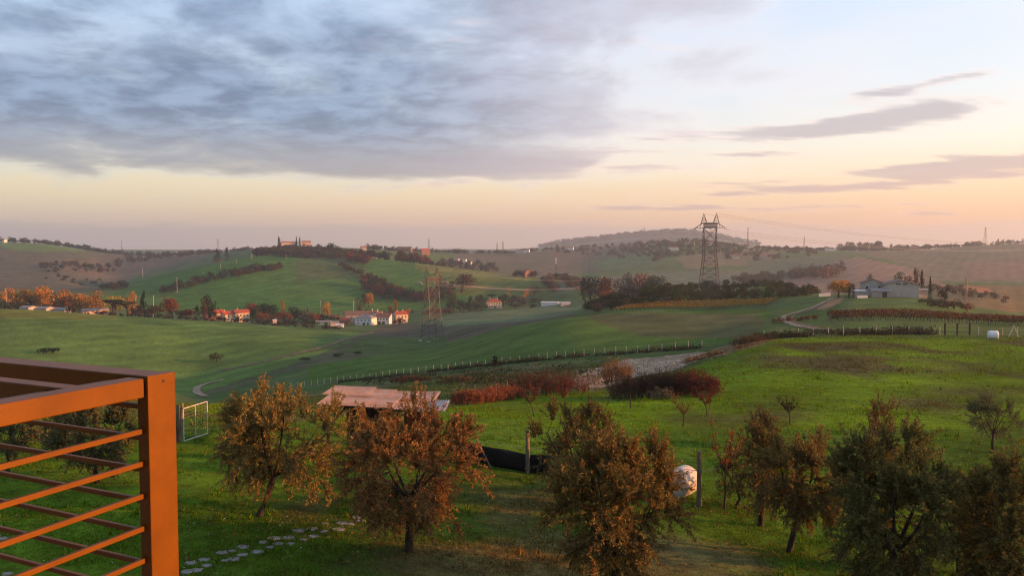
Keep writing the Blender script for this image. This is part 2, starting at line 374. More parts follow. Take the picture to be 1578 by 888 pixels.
# ---- what grows where (field colours, with shadows painted into the mown field)
def inpoly(px, py, poly):
    r = np.zeros(px.shape, bool); n = len(poly)
    for i in range(n):
        x1, y1 = poly[i]; x2, y2 = poly[(i + 1) % n]
        c = ((y1 > py) != (y2 > py))
        with np.errstate(divide='ignore', invalid='ignore'):
            r ^= c & (px < (x2 - x1) * (py - y1) / (y2 - y1) + x1)
    return r
nA = fbm(XX / 2.2, YY / 2.2, 21, 4); nB = fbm(XX / 14., YY / 14., 31, 4); nC = fbm(XX / 90., YY / 90., 41, 4); nD = fbm(XX / 6., YY / 14., 51, 4)
wpx = PXg + 4 * fbm(XX / np.maximum(YY, 20) * 60, np.log(np.maximum(YY, 20)) * 60, 61, 3)
wpy = PYg + 1.5 * fbm(XX / np.maximum(YY, 20) * 60, np.log(np.maximum(YY, 20)) * 60, 71, 3)
C = np.zeros(XX.shape + (3,))
GRASS, GRASS2 = np.array((.086, .168, .010)), np.array((.062, .118, .010))
DRY, DRY2, SOIL = np.array((.23, .13, .045)), np.array((.13, .105, .045)), np.array((.46, .355, .24))
def lerp(a, b, t): return a * (1 - t[..., None]) + b * t[..., None]
def sst(x, a, b):
    t = np.clip((x - a) / (b - a), 0, 1); return t * t * (3 - 2 * t)
C[:] = lerp(GRASS, GRASS2, sst(nB + .5 * nA, -.4, .6))
# near lawn: dry straw-coloured patches
dry = sst(nB * .9 + nA * .5 + .9 * np.exp(-((PXg - 850) / 300) ** 2 - ((PYg - 875) / 40) ** 2) + .35 * np.exp(-((PXg - 1150) / 130) ** 2 - ((PYg - 850) / 40) ** 2)
          + .5 * np.exp(-((PXg - 500) / 110) ** 2 - ((PYg - 790) / 35) ** 2) + .6 * np.exp(-((PXg - 800) / 70) ** 2 - ((PYg - 780) / 26) ** 2)
          + .35 * np.exp(-((PXg - 930) / 250) ** 2 - ((PYg - 660) / 20) ** 2), .45, 1.15)
C = np.where((YY < 70)[..., None], lerp(C, lerp(DRY, DRY2, sst(nA, -.5, .5)), dry * .8), C)
# the mown field behind the orchard, with brown streaks and painted-in shadow patches
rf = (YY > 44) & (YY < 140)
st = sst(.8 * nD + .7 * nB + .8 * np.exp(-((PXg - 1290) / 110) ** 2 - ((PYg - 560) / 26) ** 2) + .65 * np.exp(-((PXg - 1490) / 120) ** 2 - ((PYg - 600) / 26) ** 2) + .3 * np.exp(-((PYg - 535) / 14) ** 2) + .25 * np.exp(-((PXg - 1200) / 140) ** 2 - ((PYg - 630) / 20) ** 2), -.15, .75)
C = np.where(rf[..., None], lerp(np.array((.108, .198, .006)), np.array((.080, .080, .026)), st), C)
def zone(poly, Y0, Y1, c, mixn=None, c2=None, op=1.0, soft=False):
    global C
    k = inpoly(wpx, wpy, poly) & (YY >= Y0) & (YY < Y1)
    cc = np.array(c, float)
    cc = np.broadcast_to(cc, C.shape) if c2 is None else lerp(cc, np.array(c2, float), sst(mixn if mixn is not None else nC, -.5, .5))
    C = np.where(k[..., None], C * (1 - op) + cc * op, C)
ALL = [(-900, -900), (2600, -900), (2600, 2600), (-900, 2600)]
# beyond the plot
zone([(-900, 300), (2600, 300), (2600, 545), (1140, 545), (1080, 552), (1000, 640), (-900, 700)], 135, 7600, (.056, .115, .026), nB, (.075, .115, .036))
zone([(100, 700), (100, 600), (330, 640), (520, 590), (760, 560), (1100, 532), (1120, 548), (1040, 575), (960, 592), (850, 606), (700, 628), (500, 645)], 44, 215, (.060, .112, .022), nB + nA * .5, (.100, .102, .040))
zone([(870, 596), (905, 572), (960, 556), (1040, 547), (1092, 542), (1075, 556), (1040, 570), (985, 580), (930, 598)], 70, 150, SOIL, nA + .5 * nD, (.30, .24, .17))
zone([(1060, 556), (1100, 538), (1185, 520), (1190, 527), (1120, 547)], 70, 150, (.28, .19, .09), nA, (.16, .12, .06))
zone([(470, 592), (480, 560), (640, 536), (785, 503), (905, 486), (960, 480), (1190, 478), (1180, 518), (1090, 534), (760, 561), (600, 579)], 130, 420, (.052, .122, .014), nC + .4 * nB, (.070, .128, .022))
zone([(900, 488), (960, 482), (1165, 484), (1185, 500), (1150, 522), (1000, 520), (940, 505)], 130, 420, (.075, .078, .030), nB, (.10, .090, .045), .75)
zone([(300, 602), (480, 548), (560, 518), (640, 520), (690, 518), (640, 537), (480, 564), (320, 610)], 200, 480, (.070, .085, .040), nB, (.095, .090, .050), .8)
zone([(-900, 470), (170, 486), (330, 496), (505, 507), (560, 515), (480, 552), (310, 606), (250, 640), (-900, 640)], 230, 480, (.094, .170, .034), nC, (.080, .145, .032))
zone([(-900, 468), (0, 474), (180, 484), (180, 492), (-900, 484)], 300, 480, (.125, .150, .026))
zone([(560, 515), (600, 500), (880, 484), (905, 487), (785, 504), (690, 528), (640, 525)], 330, 620, (.070, .078, .040), nB, (.095, .080, .055))
zone([(560, 522), (690, 518), (690, 534), (600, 545), (520, 552)], 330, 470, (.060, .105, .025))
zone([(640, 499), (700, 484), (830, 474), (900, 468), (890, 482), (790, 500), (690, 502)], 460, 800, (.115, .165, .075), nC, (.10, .14, .06))
# left hills
zone([(-900, 380), (40, 380), (170, 392), (330, 392), (210, 425), (150, 450), (-900, 450)], 780, 1800, (.110, .100, .060), nC, (.088, .095, .050))
zone([(0, 371), (40, 371), (125, 379), (130, 387), (80, 388), (20, 386), (0, 380)], 1100, 1800, (.090, .160, .035))
zone([(90, 404), (170, 392), (330, 392), (300, 402), (200, 425), (120, 440), (80, 432)], 980, 1750, (.125, .104, .066), nC, (.100, .094, .058))
zone([(140, 470), (210, 430), (300, 408), (380, 393), (450, 389), (520, 392), (600, 400), (680, 410), (740, 420), (720, 470), (560, 482), (300, 482)], 640, 1120, (.042, .130, .018), nC, (.055, .132, .022))
zone([(455, 390), (530, 396), (560, 410), (575, 425), (530, 430), (455, 432)], 760, 1120, (.062, .085, .036), nB, (.078, .078, .044), .6)
zone([(640, 404), (760, 420), (900, 430), (890, 450), (800, 455), (700, 450), (700, 432), (640, 415)], 780, 1060, (.145, .165, .035), nC, (.110, .150, .035))
zone([(690, 425), (900, 436), (880, 452), (780, 458), (690, 452)], 740, 1000, (.100, .140, .032))
# middle and right far slopes
zone([(850, 452), (1000, 455), (1190, 440), (1190, 412), (1000, 408), (860, 430)], 800, 1300, (.105, .135, .070), nC, (.13, .15, .085))
zone([(700, 420), (860, 428), (1000, 402), (1000, 376), (850, 384), (700, 392)], 1200, 2200, (.110, .098, .065), nC, (.085, .092, .050))
zone([(905, 405), (1000, 388), (1060, 392), (1010, 410), (930, 416)], 1200, 2200, (.080, .140, .050))
zone([(1040, 398), (1140, 382), (1200, 388), (1180, 405), (1060, 415)], 1200, 2200, (.150, .135, .075))
zone([(1150, 402), (1300, 392), (1310, 400), (1200, 425), (1150, 430)], 900, 1800, (.100, .125, .065))
zone([(1190, 440), (1230, 420), (1320, 396), (1400, 412), (1460, 440), (1400, 452), (1200, 455)], 700, 1700, (.192, .136, .092), nC, (.165, .122, .084))
zone([(1310, 386), (1600, 376), (2600, 376), (2600, 445), (1450, 436), (1400, 410)], 900, 2000, (.128, .116, .070), nC, (.105, .110, .062))
zone([(1480, 405), (2600, 400), (2600, 440), (1500, 430)], 900, 1900, (.160, .116, .074))
zone([(1430, 440), (2600, 430), (2600, 500), (1500, 480), (1440, 462)], 400, 760, (.145, .125, .050), nB, (.16, .105, .048))
zone([(1450, 440), (1520, 443), (1535, 452), (1470, 452)], 400, 760, (.30, .14, .06))
# the rise with the grove, the vineyards and the barn
zone([(1170, 520), (1200, 478), (1270, 455), (1300, 456), (1280, 480), (1280, 505), (2600, 510), (2600, 524), (1300, 522)], 120, 420, (.085, .150, .022), nB, (.072, .115, .030))
zone([(1290, 480), (1300, 458), (1440, 455), (1480, 480)], 180, 420, (.090, .145, .035), nB, (.072, .12, .035))
zone([(1245, 476), (1282, 459), (1302, 458), (1296, 466), (1270, 478)], 180, 420, (.34, .20, .105), nA, (.25, .16, .08))
# far wooded hill
zone([(840, 386), (900, 376), (1000, 366), (1045, 362), (1080, 362), (1120, 374), (1190, 386)], 3600, 5200, (.022, .026, .022))
C = np.clip(C * (1 + .16 * nA + .10 * nB)[..., None], .005, .6)

def terrain_material():
    m = newmat('fields and grass'); t = m.node_tree; N = t.nodes.new; L = t.links.new
    out = N('ShaderNodeOutputMaterial'); p = N('ShaderNodeBsdfPrincipled'); L(p.outputs[0], out.inputs[0])
    p.inputs['Roughness'].default_value = 1.0; p.inputs['Specular IOR Level'].default_value = 0.05
    a = N('ShaderNodeAttribute'); a.attribute_name = 'Col'
    g = N('ShaderNodeNewGeometry')
    def noise(sc_, det, rg=.62):
        n = N('ShaderNodeTexNoise'); L(g.outputs['Position'], n.inputs['Vector']); n.inputs['Scale'].default_value = sc_; n.inputs['Detail'].default_value = det; n.inputs['Roughness'].default_value = rg
        return n.outputs['Fac']
    def mrange(x, o0, o1):
        r = N('ShaderNodeMapRange'); L(x, r.inputs[0]); r.inputs[1].default_value = .3; r.inputs[2].default_value = .7; r.inputs[3].default_value = o0; r.inputs[4].default_value = o1
        return r.outputs[0]
    n1, n2, n3 = noise(.045, 10, .68), noise(1.3, 8), noise(9.0, 6)
    mu = N('ShaderNodeMath'); mu.operation = 'MULTIPLY'; L(mrange(n1, .64, 1.36), mu.inputs[0]); L(mrange(n2, .58, 1.42), mu.inputs[1])
    mv = N('ShaderNodeMath'); mv.operation = 'MULTIPLY'; L(mu.outputs[0], mv.inputs[0]); L(mrange(n3, .75, 1.25), mv.inputs[1])
    wv = N('ShaderNodeTexWave'); wv.bands_direction = 'X'; mpw = N('ShaderNodeMapping'); L(g.outputs['Position'], mpw.inputs[0]); mpw.inputs['Rotation'].default_value = (0, 0, .55); L(mpw.outputs[0], wv.inputs['Vector'])
    wv.inputs['Scale'].default_value = .020; wv.inputs['Distortion'].default_value = 3.5; wv.inputs['Detail'].default_value = 3; wv.inputs['Detail Scale'].default_value = .25
    wr = N('ShaderNodeMapRange'); L(wv.outputs['Fac'], wr.inputs[0]); wr.inputs[3].default_value = .91; wr.inputs[4].default_value = 1.08
    mw = N('ShaderNodeMath'); mw.operation = 'MULTIPLY'; L(mv.outputs[0], mw.inputs[0]); L(wr.outputs[0], mw.inputs[1]); mv = mw
    hs = N('ShaderNodeHueSaturation'); L(a.outputs['Color'], hs.inputs['Color']); L(mv.outputs[0], hs.inputs['Value']); L(mrange(n2, .488, .508), hs.inputs['Hue'])
    L(hs.outputs[0], p.inputs['Base Color'])
    ad = N('ShaderNodeMath'); ad.operation = 'ADD'; L(n2, ad.inputs[0]); L(n3, ad.inputs[1])
    b = N('ShaderNodeBump'); b.inputs['Strength'].default_value = .8; b.inputs['Distance'].default_value = .10; L(ad.outputs[0], b.inputs['Height']); L(b.outputs[0], p.inputs['Normal'])
    return m
M_TERR = terrain_material()
nr, nc = XX.shape
idx = np.arange(nr * nc).reshape(nr, nc)
quads = np.stack([idx[:-1, :-1], idx[:-1, 1:], idx[1:, 1:], idx[1:, :-1]], -1).reshape(-1, 4)
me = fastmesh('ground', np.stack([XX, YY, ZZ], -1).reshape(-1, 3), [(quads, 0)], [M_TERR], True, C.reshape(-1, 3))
ground = bpy.data.objects.new('ground', me); link(ground); tag(ground, 'rolling farmland of green, straw and ploughed brown fields', 'ground', kind='structure')
def gcol(X, Y):
    """field colour at a place (nearest grid node)"""
    r = np.clip(np.searchsorted(rows, Y), 0, nr - 1); t = X / np.sqrt(np.asarray(Y) ** 2 + 26.0 ** 2)
    c = np.clip(np.searchsorted(cols, t), 0, nc - 1)
    return C[r, c]
# haze: an even pale air over the whole valley
hm = newmat('haze'); ho = hm.node_tree.nodes.new('ShaderNodeOutputMaterial'); hv = hm.node_tree.nodes.new('ShaderNodeVolumePrincipled')
hm.node_tree.links.new(hv.outputs[0], ho.inputs['Volume'])
hv.inputs['Color'].default_value = (.74, .88, 1.0, 1); hv.inputs['Density'].default_value = 0.00015; hv.inputs['Anisotropy'].default_value = 0.35
hz = MB().box((0, 3760, 20), (20400, 7760, 340)).build('haze', hm); tag(hz, 'thin pale evening haze lying over the valley', 'haze', kind='stuff')
# ------------------------------------------------------------------ far vegetation: templates of leaf clumps, height 1 and width 1
def unit(n, r):
    v = r.normal(size=(n, 3)); return v / np.linalg.norm(v, axis=1)[:, None]
def leaf_quads(Cn, D, Nn, ln, wd):
    """diamond leaves: centre, direction, normal"""
    S = np.cross(D, Nn); S /= np.maximum(np.linalg.norm(S, axis=1)[:, None], 1e-6)
    ln = np.asarray(ln).reshape(-1, 1); wd = np.asarray(wd).reshape(-1, 1)
    V = np.stack([Cn - D * ln * .5, Cn + S * wd * .5 + D * ln * .05, Cn + D * ln * .5, Cn - S * wd * .5 + D * ln * .05], 1)
    n = len(Cn); return V.reshape(-1, 3), np.arange(4 * n).reshape(-1, 4)
def crown_points(kind, n, r):
    if kind == 'round':
        L = 13; c = unit(L, r) * (.24 + .12 * r.random((L, 1))) * [1, 1, .95]; c[:, 2] += .50; lr = .15 + .12 * r.random(L)
    elif kind == 'broad':
        L = 13; c = unit(L, r) * (.24 + .10 * r.random((L, 1))) * [1.15, 1.15, .75]; c[:, 2] = np.abs(c[:, 2] + .05) * 1.1 + .36; lr = .15 + .12 * r.random(L)
    elif kind == 'poplar':
        L = 14; h = np.linspace(.22, .93, L); c = np.zeros((L, 3)); c[:, :2] = r.normal(size=(L, 2)) * .13; c[:, 2] = h
        lr = (.24 * np.sqrt(np.sin(pi * np.clip((h - .05) / .95, 0, 1)))) * (.8 + .5 * r.random(L))
    elif kind == 'cypress':
        L = 18; h = np.linspace(.06, .97, L); c = np.zeros((L, 3)); c[:, :2] = r.normal(size=(L, 2)) * .04; c[:, 2] = h
        lr = .46 * np.clip(np.minimum((1.02 - h) * 1.05, .55 + h), 0.03, 1) ** .8 * (.85 + .25 * r.random(L))
    elif kind == 'conifer':
        L = 16; h = np.linspace(.12, .95, L); a = r.random(L) * 2 * pi; rr = .30 * (1 - h) + .03; c = np.stack([rr * np.cos(a), rr * np.sin(a), h], 1)
        lr = .26 * (1 - h) + .045
    elif kind == 'pine':
        L = 13; a = r.random(L) * 2 * pi; rr = .36 * np.sqrt(r.random(L)); c = np.stack([rr * np.cos(a), rr * np.sin(a), .76 + .10 * r.random(L) - .25 * rr ** 2], 1); lr = .10 + .06 * r.random(L)
    elif kind == 'bush':
        L = 10; c = unit(L, r) * (.26 + .12 * r.random((L, 1))) * [1, 1, .8]; c[:, 2] = np.abs(c[:, 2]) + .28; lr = .17 + .12 * r.random(L)
    k = r.integers(0, L, n); d = unit(n, r)
    rad = lr[k] * (.55 + .5 * r.random(n) ** .5)
    sq = np.array([1, 1, .45]) if kind == 'pine' else np.array([1, 1, 1.5]) if kind == 'cypress' else np.array([1, 1, .9])
    p = c[k] + d * rad[:, None] * sq
    return p, d, c
def template(kind, nleaf, lsz, seed, trunk=True):
    r = np.random.default_rng(seed); p, d, c = crown_points(kind, nleaf, r)
    p[:, 2] = np.clip(p[:, 2], .01, 1.05)
    nn = d + r.normal(size=d.shape) * .55; nn /= np.linalg.norm(nn, axis=1)[:, None]
    dr = unit(nleaf, r); dr -= nn * (dr * nn).sum(1)[:, None]; dr /= np.linalg.norm(dr, axis=1)[:, None]
    s = lsz * (.7 + .7 * r.random(nleaf))
    V, Q = leaf_quads(p, dr, nn, s, s * .8)
    tb = MB()
    th = {'round': .5, 'broad': .45, 'poplar': .8, 'cypress': .5, 'conifer': .8, 'pine': .76, 'bush': .3}[kind]
    tr = .022 if kind in ('poplar', 'cypress') else .035
    if trunk:
        tb.tube([(0, 0, -.04), (.01, .005, th * .4), (0, .01, th)], [tr * 1.3, tr, tr * .55], 5)
        if kind in ('round', 'broad', 'pine', 'bush'):
            for q in c[:7]: tb.tube([(0, 0, th * .62), tuple(q * [.5, .5, 1] * [1, 1, .9]), tuple(q)], [tr * .6, tr * .4, tr * .15], 4, False)
    return V, Q, tb
TPL = {}
def get_tpl(kind, lod, var):
    key = (kind, lod, var)
    if key not in TPL:
        n, s = {'hi': (900, .062), 'mid': (420, .088), 'lo': (150, .15)}[lod]
        if kind == 'pine': s *= .8
        V, Q, tb = template(kind, n, s, abs(hash(kind + lod)) % 1000 + var if False else (sum(map(ord, kind + lod)) * 7 + var * 31))
        crown = fastmesh(kind + '_crown', V, [(Q, 0)], [M_LEAF])
        trunk = tb.mesh(kind + '_trunk', M_BARKF)
        tv = np.array([tuple(v) for v in tb.v], float); tf = tb.f
        q4 = np.array([f for f in tf if len(f) == 4]); cap = [f for f in tf if len(f) != 4]
        whole = fastmesh(kind + '_tree', np.concatenate([V, tv]), [(Q, 0), (q4 + len(V), 1)], [M_LEAF, M_BARKF])
        TPL[key] = (crown, trunk, whole)
    return TPL[key]
PAL = {'dkgreen': (.017, .036, .014), 'green': (.038, .062, .020), 'olive': (.050, .058, .028), 'brown': (.062, .046, .026), 'rust': (.17, .062, .020),
       'orange': (.35, .185, .032), 'yellow': (.38, .235, .040), 'redbrown': (.085, .042, .024), 'grey': (.085, .070, .055), 'tan': (.19, .125, .060), 'greygreen': (.062, .072, .044)}
CNAME = {'dkgreen': 'dark green', 'green': 'mid-green', 'olive': 'olive-green', 'brown': 'brown autumn', 'rust': 'rust-red autumn', 'orange': 'orange autumn', 'yellow': 'golden-yellow autumn',
         'redbrown': 'red-brown autumn', 'grey': 'grey leafless', 'tan': 'tan', 'greygreen': 'grey-green'}
KNAME = {'round': 'round-crowned tree', 'broad': 'spreading tree', 'poplar': 'tall poplar', 'cypress': 'narrow cypress', 'conifer': 'pointed conifer', 'pine': 'umbrella pine', 'bush': 'bush'}
ONAME = {'round': 'round_tree', 'broad': 'spreading_tree', 'poplar': 'poplar_tree', 'cypress': 'cypress_tree', 'conifer': 'conifer_tree', 'pine': 'umbrella_pine', 'bush': 'bush'}
tr_rng = random.Random(11)
def far_tree(kind, loc, h, wd, col, where, group=None, label=None, name=None):
    Y = loc[1]; pxh = h / Y * 790
    lod = 'hi' if pxh > 16 else 'mid' if pxh > 9 else 'lo'
    crown, trunk, whole = get_tpl(kind, lod, tr_rng.randint(0, 2))
    j = lambda: tr_rng.uniform(.82, 1.2)
    c = PAL[col]; c = (c[0] * j(), c[1] * j(), c[2] * j(), 1)
    lab = label or f'{CNAME[col]} {KNAME[kind]} {where}'
    grp = None if label else (group or f'{CNAME[col]} {KNAME[kind]} set {where}')
    cat = 'bush' if kind == 'bush' else 'tree'
    rz = tr_rng.uniform(0, 2 * pi); scl = (wd, wd, h)
    if pxh > 14 and kind != 'bush':
        root = empty(name or ONAME[kind], loc, rz, lab, cat, grp); root.scale = scl
        a = bpy.data.objects.new('trunk', trunk); link(a, root)
        b = bpy.data.objects.new('crown', crown); link(b, root); b.color = c
        return root
    o = bpy.data.objects.new(name or ONAME[kind], whole); link(o); o.location = loc; o.rotation_euler = (0, 0, rz); o.scale = scl; o.color = c
    return tag(o, lab, cat, grp)
def tree_top(kind, px, top, Y, wpx, col, where, label=None, sink=0.0, group=None):
    """a tree in column px whose top reaches the row top, wpx columns wide"""
    g = G(px, Y); zt = PT(px, top, Y).z; h = max(zt - g.z + sink, 1.0)
    return far_tree(kind, (g.x, g.y, g.z - sink), h, wpx / F * Y * 1.25, col, where, group, label)
def belt(pts, n, h, ratio, kinds, cols, where, seed=0, jx=6, jy=8, group=None):
    R = random.Random(seed); L = len(pts) - 1
    for k in range(n):
        t = (k + R.random()) / n * L; i = min(int(t), L - 1); f = t - i
        px = pts[i][0] * (1 - f) + pts[i + 1][0] * f + R.uniform(-jx, jx); Y = pts[i][1] * (1 - f) + pts[i + 1][1] * f + R.uniform(-jy, jy)
        g = G(px, Y); hh = R.uniform(*h); kd = R.choice(kinds)
        far_tree(kd, (g.x, g.y, g.z - .1), hh, hh * ratio * R.uniform(.8, 1.2), R.choice(cols), where, group)
def woods(name, pts, n, h, ratio, kinds, cols, label, seed=0, jx=8, jy=30, lod='lo'):
    """a far wood that reads as one mass"""
    R = np.random.default_rng(seed); VV, QQ, CC, off = [], [], [], 0
    L = len(pts) - 1; P = np.array(pts, float)
    base = {}
    for kd in kinds:
        for v in range(2):
            me_ = get_tpl(kd, lod, v)[0]; a = np.empty(len(me_.vertices) * 3, np.float32); me_.vertices.foreach_get('co', a); base[(kd, v)] = a.reshape(-1, 3)
    t = R.random(n) * L; i = np.minimum(t.astype(int), L - 1); f = t - i
    px = P[i, 0] * (1 - f) + P[i + 1, 0] * f + R.uniform(-jx, jx, n); Y = P[i, 1] * (1 - f) + P[i + 1, 1] * f + R.uniform(-jy, jy, n)
    X = (px - CX) / F * Y; Z = height(X, Y)
    for k in range(n):
        b = base[(kinds[R.integers(len(kinds))], int(R.integers(2)))]; hh = R.uniform(*h); ww = hh * ratio * R.uniform(.8, 1.25); a = R.random() * 6.28
        ca, sa = cos(a), sin(a)
        v = np.stack([(b[:, 0] * ca - b[:, 1] * sa) * ww + X[k], (b[:, 0] * sa + b[:, 1] * ca) * ww + Y[k], b[:, 2] * hh + Z[k] - .1 * hh], 1)
        VV.append(v); QQ.append(np.arange(len(v)).reshape(-1, 4) + off); off += len(v)
        c = np.array(PAL[cols[R.integers(len(cols))]]) * R.uniform(.75, 1.25); CC.append(np.broadcast_to(c, (len(v), 3)))
    me_ = fastmesh(name, np.concatenate(VV), [(np.concatenate(QQ), 0)], [M_WOODS], False, np.concatenate(CC))
    o = bpy.data.objects.new(name, me_); link(o); return tag(o, label, 'woodland', kind='stuff')

# ---- the tree row beside the long sheds at the near left field
W1 = 'in the row behind the left green field'
for px, tp, wd in ((6, 438, 34), (27, 436, 36), (47, 435, 34), (66, 438, 30), (98, 445, 28), (113, 441, 34), (133, 445, 32), (149, 448, 26), (17, 442, 26), (57, 443, 26), (122, 448, 26)):
    tree_top('broad' if wd > 31 else 'round', px, tp, 530 + (px * 7 % 20), wd, 'orange', W1)
tree_top('round', 178, 452, 565, 24, 'yellow', W1); tree_top('round', 204, 448, 570, 18, 'yellow', W1)
tree_top('bush', 85, 449, 545, 18, 'rust', W1); tree_top('bush', 112, 463, 505, 14, 'brown', W1); tree_top('bush', 30, 458, 520, 34, 'olive', W1); tree_top('bush', 66, 458, 522, 26, 'greygreen', W1); tree_top('bush', 5, 455, 520, 26, 'olive', W1)
tree_top('pine', 174, 459, 488, 34, 'dkgreen', '', 'dark umbrella pine beside the orange-lit shed wall'); tree_top('pine', 196, 463, 492, 30, 'olive', '', 'olive-green umbrella pine next to the dark umbrella pine')
tree_top('conifer', 222, 449, 505, 16, 'dkgreen', '', 'tall pointed conifer right of the two umbrella pines')
tree_top('broad', 214, 466, 498, 20, 'olive', W1); tree_top('broad', 238, 466, 500, 22, 'brown', W1)
tree_top('round', 266, 455, 505, 28, 'rust', '', 'big rust-red round tree between umbrella pines and farmhouse'); tree_top('cypress', 262, 474, 490, 8, 'dkgreen', W1)
tree_top('broad', 286, 471, 505, 28, 'redbrown', W1); tree_top('cypress', 304, 472, 500, 13, 'dkgreen', W1)
tree_top('round', 322, 455, 535, 25, 'dkgreen', '', 'dark round tree standing behind the grey farm gable'); tree_top('poplar', 315, 462, 525, 9, 'redbrown', W1)
belt([(150, 485), (240, 482), (330, 490)], 16, (2.5, 4.5), 1.5, ['bush'], ['olive', 'brown', 'grey', 'dkgreen'], 'in the hedge along the far edge of the left field', 5, 5, 3)
belt([(395, 505), (470, 520), (520, 510)], 12, (2.5, 5), 1.3, ['bush'], ['olive', 'grey', 'greygreen', 'brown'], 'on the edge of the valley hamlet', 6, 6, 10)
# ---- around the two valley farms
W2 = 'between the two valley farms'
for kd, px, tp, Y, wd, c in (('round', 385, 464, 600, 22, 'rust'), ('round', 405, 465, 600, 26, 'dkgreen'), ('broad', 404, 474, 570, 26, 'rust'), ('round', 389, 473, 560, 12, 'dkgreen'),
    ('poplar', 436, 462, 590, 9, 'orange'), ('broad', 438, 474, 575, 22, 'rust'), ('round', 421, 470, 590, 20, 'dkgreen'), ('round', 452, 472, 590, 22, 'dkgreen'),
    ('round', 470, 474, 590, 20, 'greygreen'), ('broad', 420, 486, 560, 22, 'grey'), ('broad', 445, 487, 565, 22, 'greygreen'), ('round', 485, 479, 590, 16, 'rust'), ('broad', 472, 488, 560, 24, 'olive'),
    ('round', 505, 464, 640, 13, 'orange'), ('round', 494, 481, 600, 18, 'dkgreen'), ('broad', 510, 482, 610, 28, 'tan'), ('broad', 482, 492, 560, 20, 'green'), ('poplar', 555, 466, 640, 11, 'grey'), ('round', 565, 474, 625, 10, 'dkgreen'),
    ('broad', 595, 476, 610, 18, 'rust'), ('poplar', 610, 463, 620, 10, 'orange'), ('poplar', 602, 472, 615, 11, 'rust'), ('round', 624, 472, 600, 15, 'orange'), ('bush', 616, 487, 565, 16, 'redbrown'),
    ('bush', 513, 503, 530, 22, 'brown'), ('bush', 405, 500, 530, 26, 'grey'), ('bush', 352, 497, 500, 9, 'brown'), ('round', 478, 482, 600, 14, 'dkgreen'), ('bush', 536, 493, 565, 14, 'tan')):
    tree_top(kd, px, tp, Y, wd, c, W2)
belt([(330, 545), (395, 545), (460, 550)], 14, (3, 5.5), 1.1, ['bush', 'round'], ['olive', 'brown', 'grey', 'dkgreen'], 'at the foot of the orange-lit farm', 8, 6, 6)
def tree_foot(kind, px, foot, top, wpx, col, where, label=None):
    p = HIT(px, foot, 120); tree_top(kind, px, top, p.y, wpx, col, where, label)
for px, n in ((67, 'left'), (83, 'right')):
    tree_foot('bush', px, 546, 531, 14, 'dkgreen', '', f'dark bush in the left green field, {n} one of the pair')
tree_foot('round', 334, 558, 543, 19, 'green', '', 'lone small round bush in the left green field beside the track')
for px, py in ((522, 550), (552, 546), (470, 556)):
    p = HIT(px, py, 150); far_tree('bush', p, 1.6, 4.5, 'dkgreen', 'on the rough strip beside the valley track')
# ---- hedge across the green hill, and the brown belt below it
belt([(248, 800), (300, 840), (360, 880), (400, 905), (432, 930)], 60, (7, 11), 1.0, ['round', 'bush'], ['dkgreen', 'brown', 'olive', 'dkgreen'], 'in the dark hedge across the green hill', 12, 4, 8)
belt([(555, 850), (600, 815), (640, 800), (690, 800)], 34, (10, 16), 1.0, ['round', 'broad'], ['brown', 'redbrown', 'dkgreen', 'redbrown'], 'in the brown belt above the lattice pylon', 13, 5, 14)
belt([(525, 960), (570, 900), (600, 850)], 30, (5, 9), 1.1, ['round', 'bush'], ['dkgreen', 'brown', 'olive'], 'in the diagonal hedge below the hill house', 14, 4, 8)
for px, tp, wd, c in ((712, 419, 34, 'redbrown'), (680, 425, 20, 'redbrown'), (694, 432, 14, 'brown')): tree_top('round', px, tp, 830, wd, c, 'standing alone on the light green slope')
tree_top('round', 568, 449, 760, 14, 'orange', '', 'bright orange-edged tree at the end of the brown belt'); tree_top('round', 561, 450, 765, 18, 'dkgreen', 'beside the brown belt')
belt([(640, 700), (665, 690), (690, 700)], 10, (5, 9), 1.0, ['broad', 'bush'], ['grey', 'tan', 'rust', 'brown'], 'in the brushwood behind the left pylon', 15, 10, 10)
# ---- red roofed house in the valley
W3 = 'around the red-roofed valley house'
for kd, px, tp, Y, wd, c in (('round', 699, 450, 700, 22, 'green'), ('round', 714, 459, 705, 20, 'dkgreen'), ('conifer', 725, 456, 720, 13, 'dkgreen'), ('round', 735, 460, 725, 18, 'greygreen'), ('round', 743, 453, 770, 18, 'dkgreen'), ('pine', 758, 453, 790, 16, 'dkgreen'),
    ('round', 776, 450, 760, 17, 'dkgreen'), ('round', 789, 452, 765, 14, 'dkgreen'), ('broad', 742, 463, 715, 26, 'greygreen'), ('poplar', 783, 441, 800, 6, 'orange'), ('poplar', 811, 445, 800, 8, 'orange'), ('poplar', 817, 442, 810, 5, 'orange'),
    ('round', 800, 455, 780, 14, 'grey'), ('round', 806, 458, 770, 16, 'greygreen'), ('broad', 824, 458, 790, 22, 'olive'), ('broad', 794, 463, 740, 22, 'greygreen'), ('bush', 820, 466, 735, 10, 'dkgreen')): tree_top(kd, px, tp, Y, wd, c, W3)
belt([(830, 830), (870, 850), (905, 830), (925, 800)], 48, (6, 11), 1.1, ['round', 'broad', 'bush'], ['brown', 'olive', 'grey', 'redbrown', 'tan'], 'in the scrub valley behind the olive grove', 17, 9, 40)
belt([(790, 915), (808, 910), (826, 905)], 11, (5, 9), 1.0, ['round', 'bush'], ['brown', 'dkgreen', 'redbrown'], 'round the terracotta barn on the light green slope', 18, 4, 10)
belt([(848, 1010), (870, 990), (900, 980)], 24, (8, 14), .95, ['round', 'broad'], ['brown', 'redbrown', 'dkgreen', 'grey'], 'in the dusky copse beside the striped mast', 19, 8, 30)
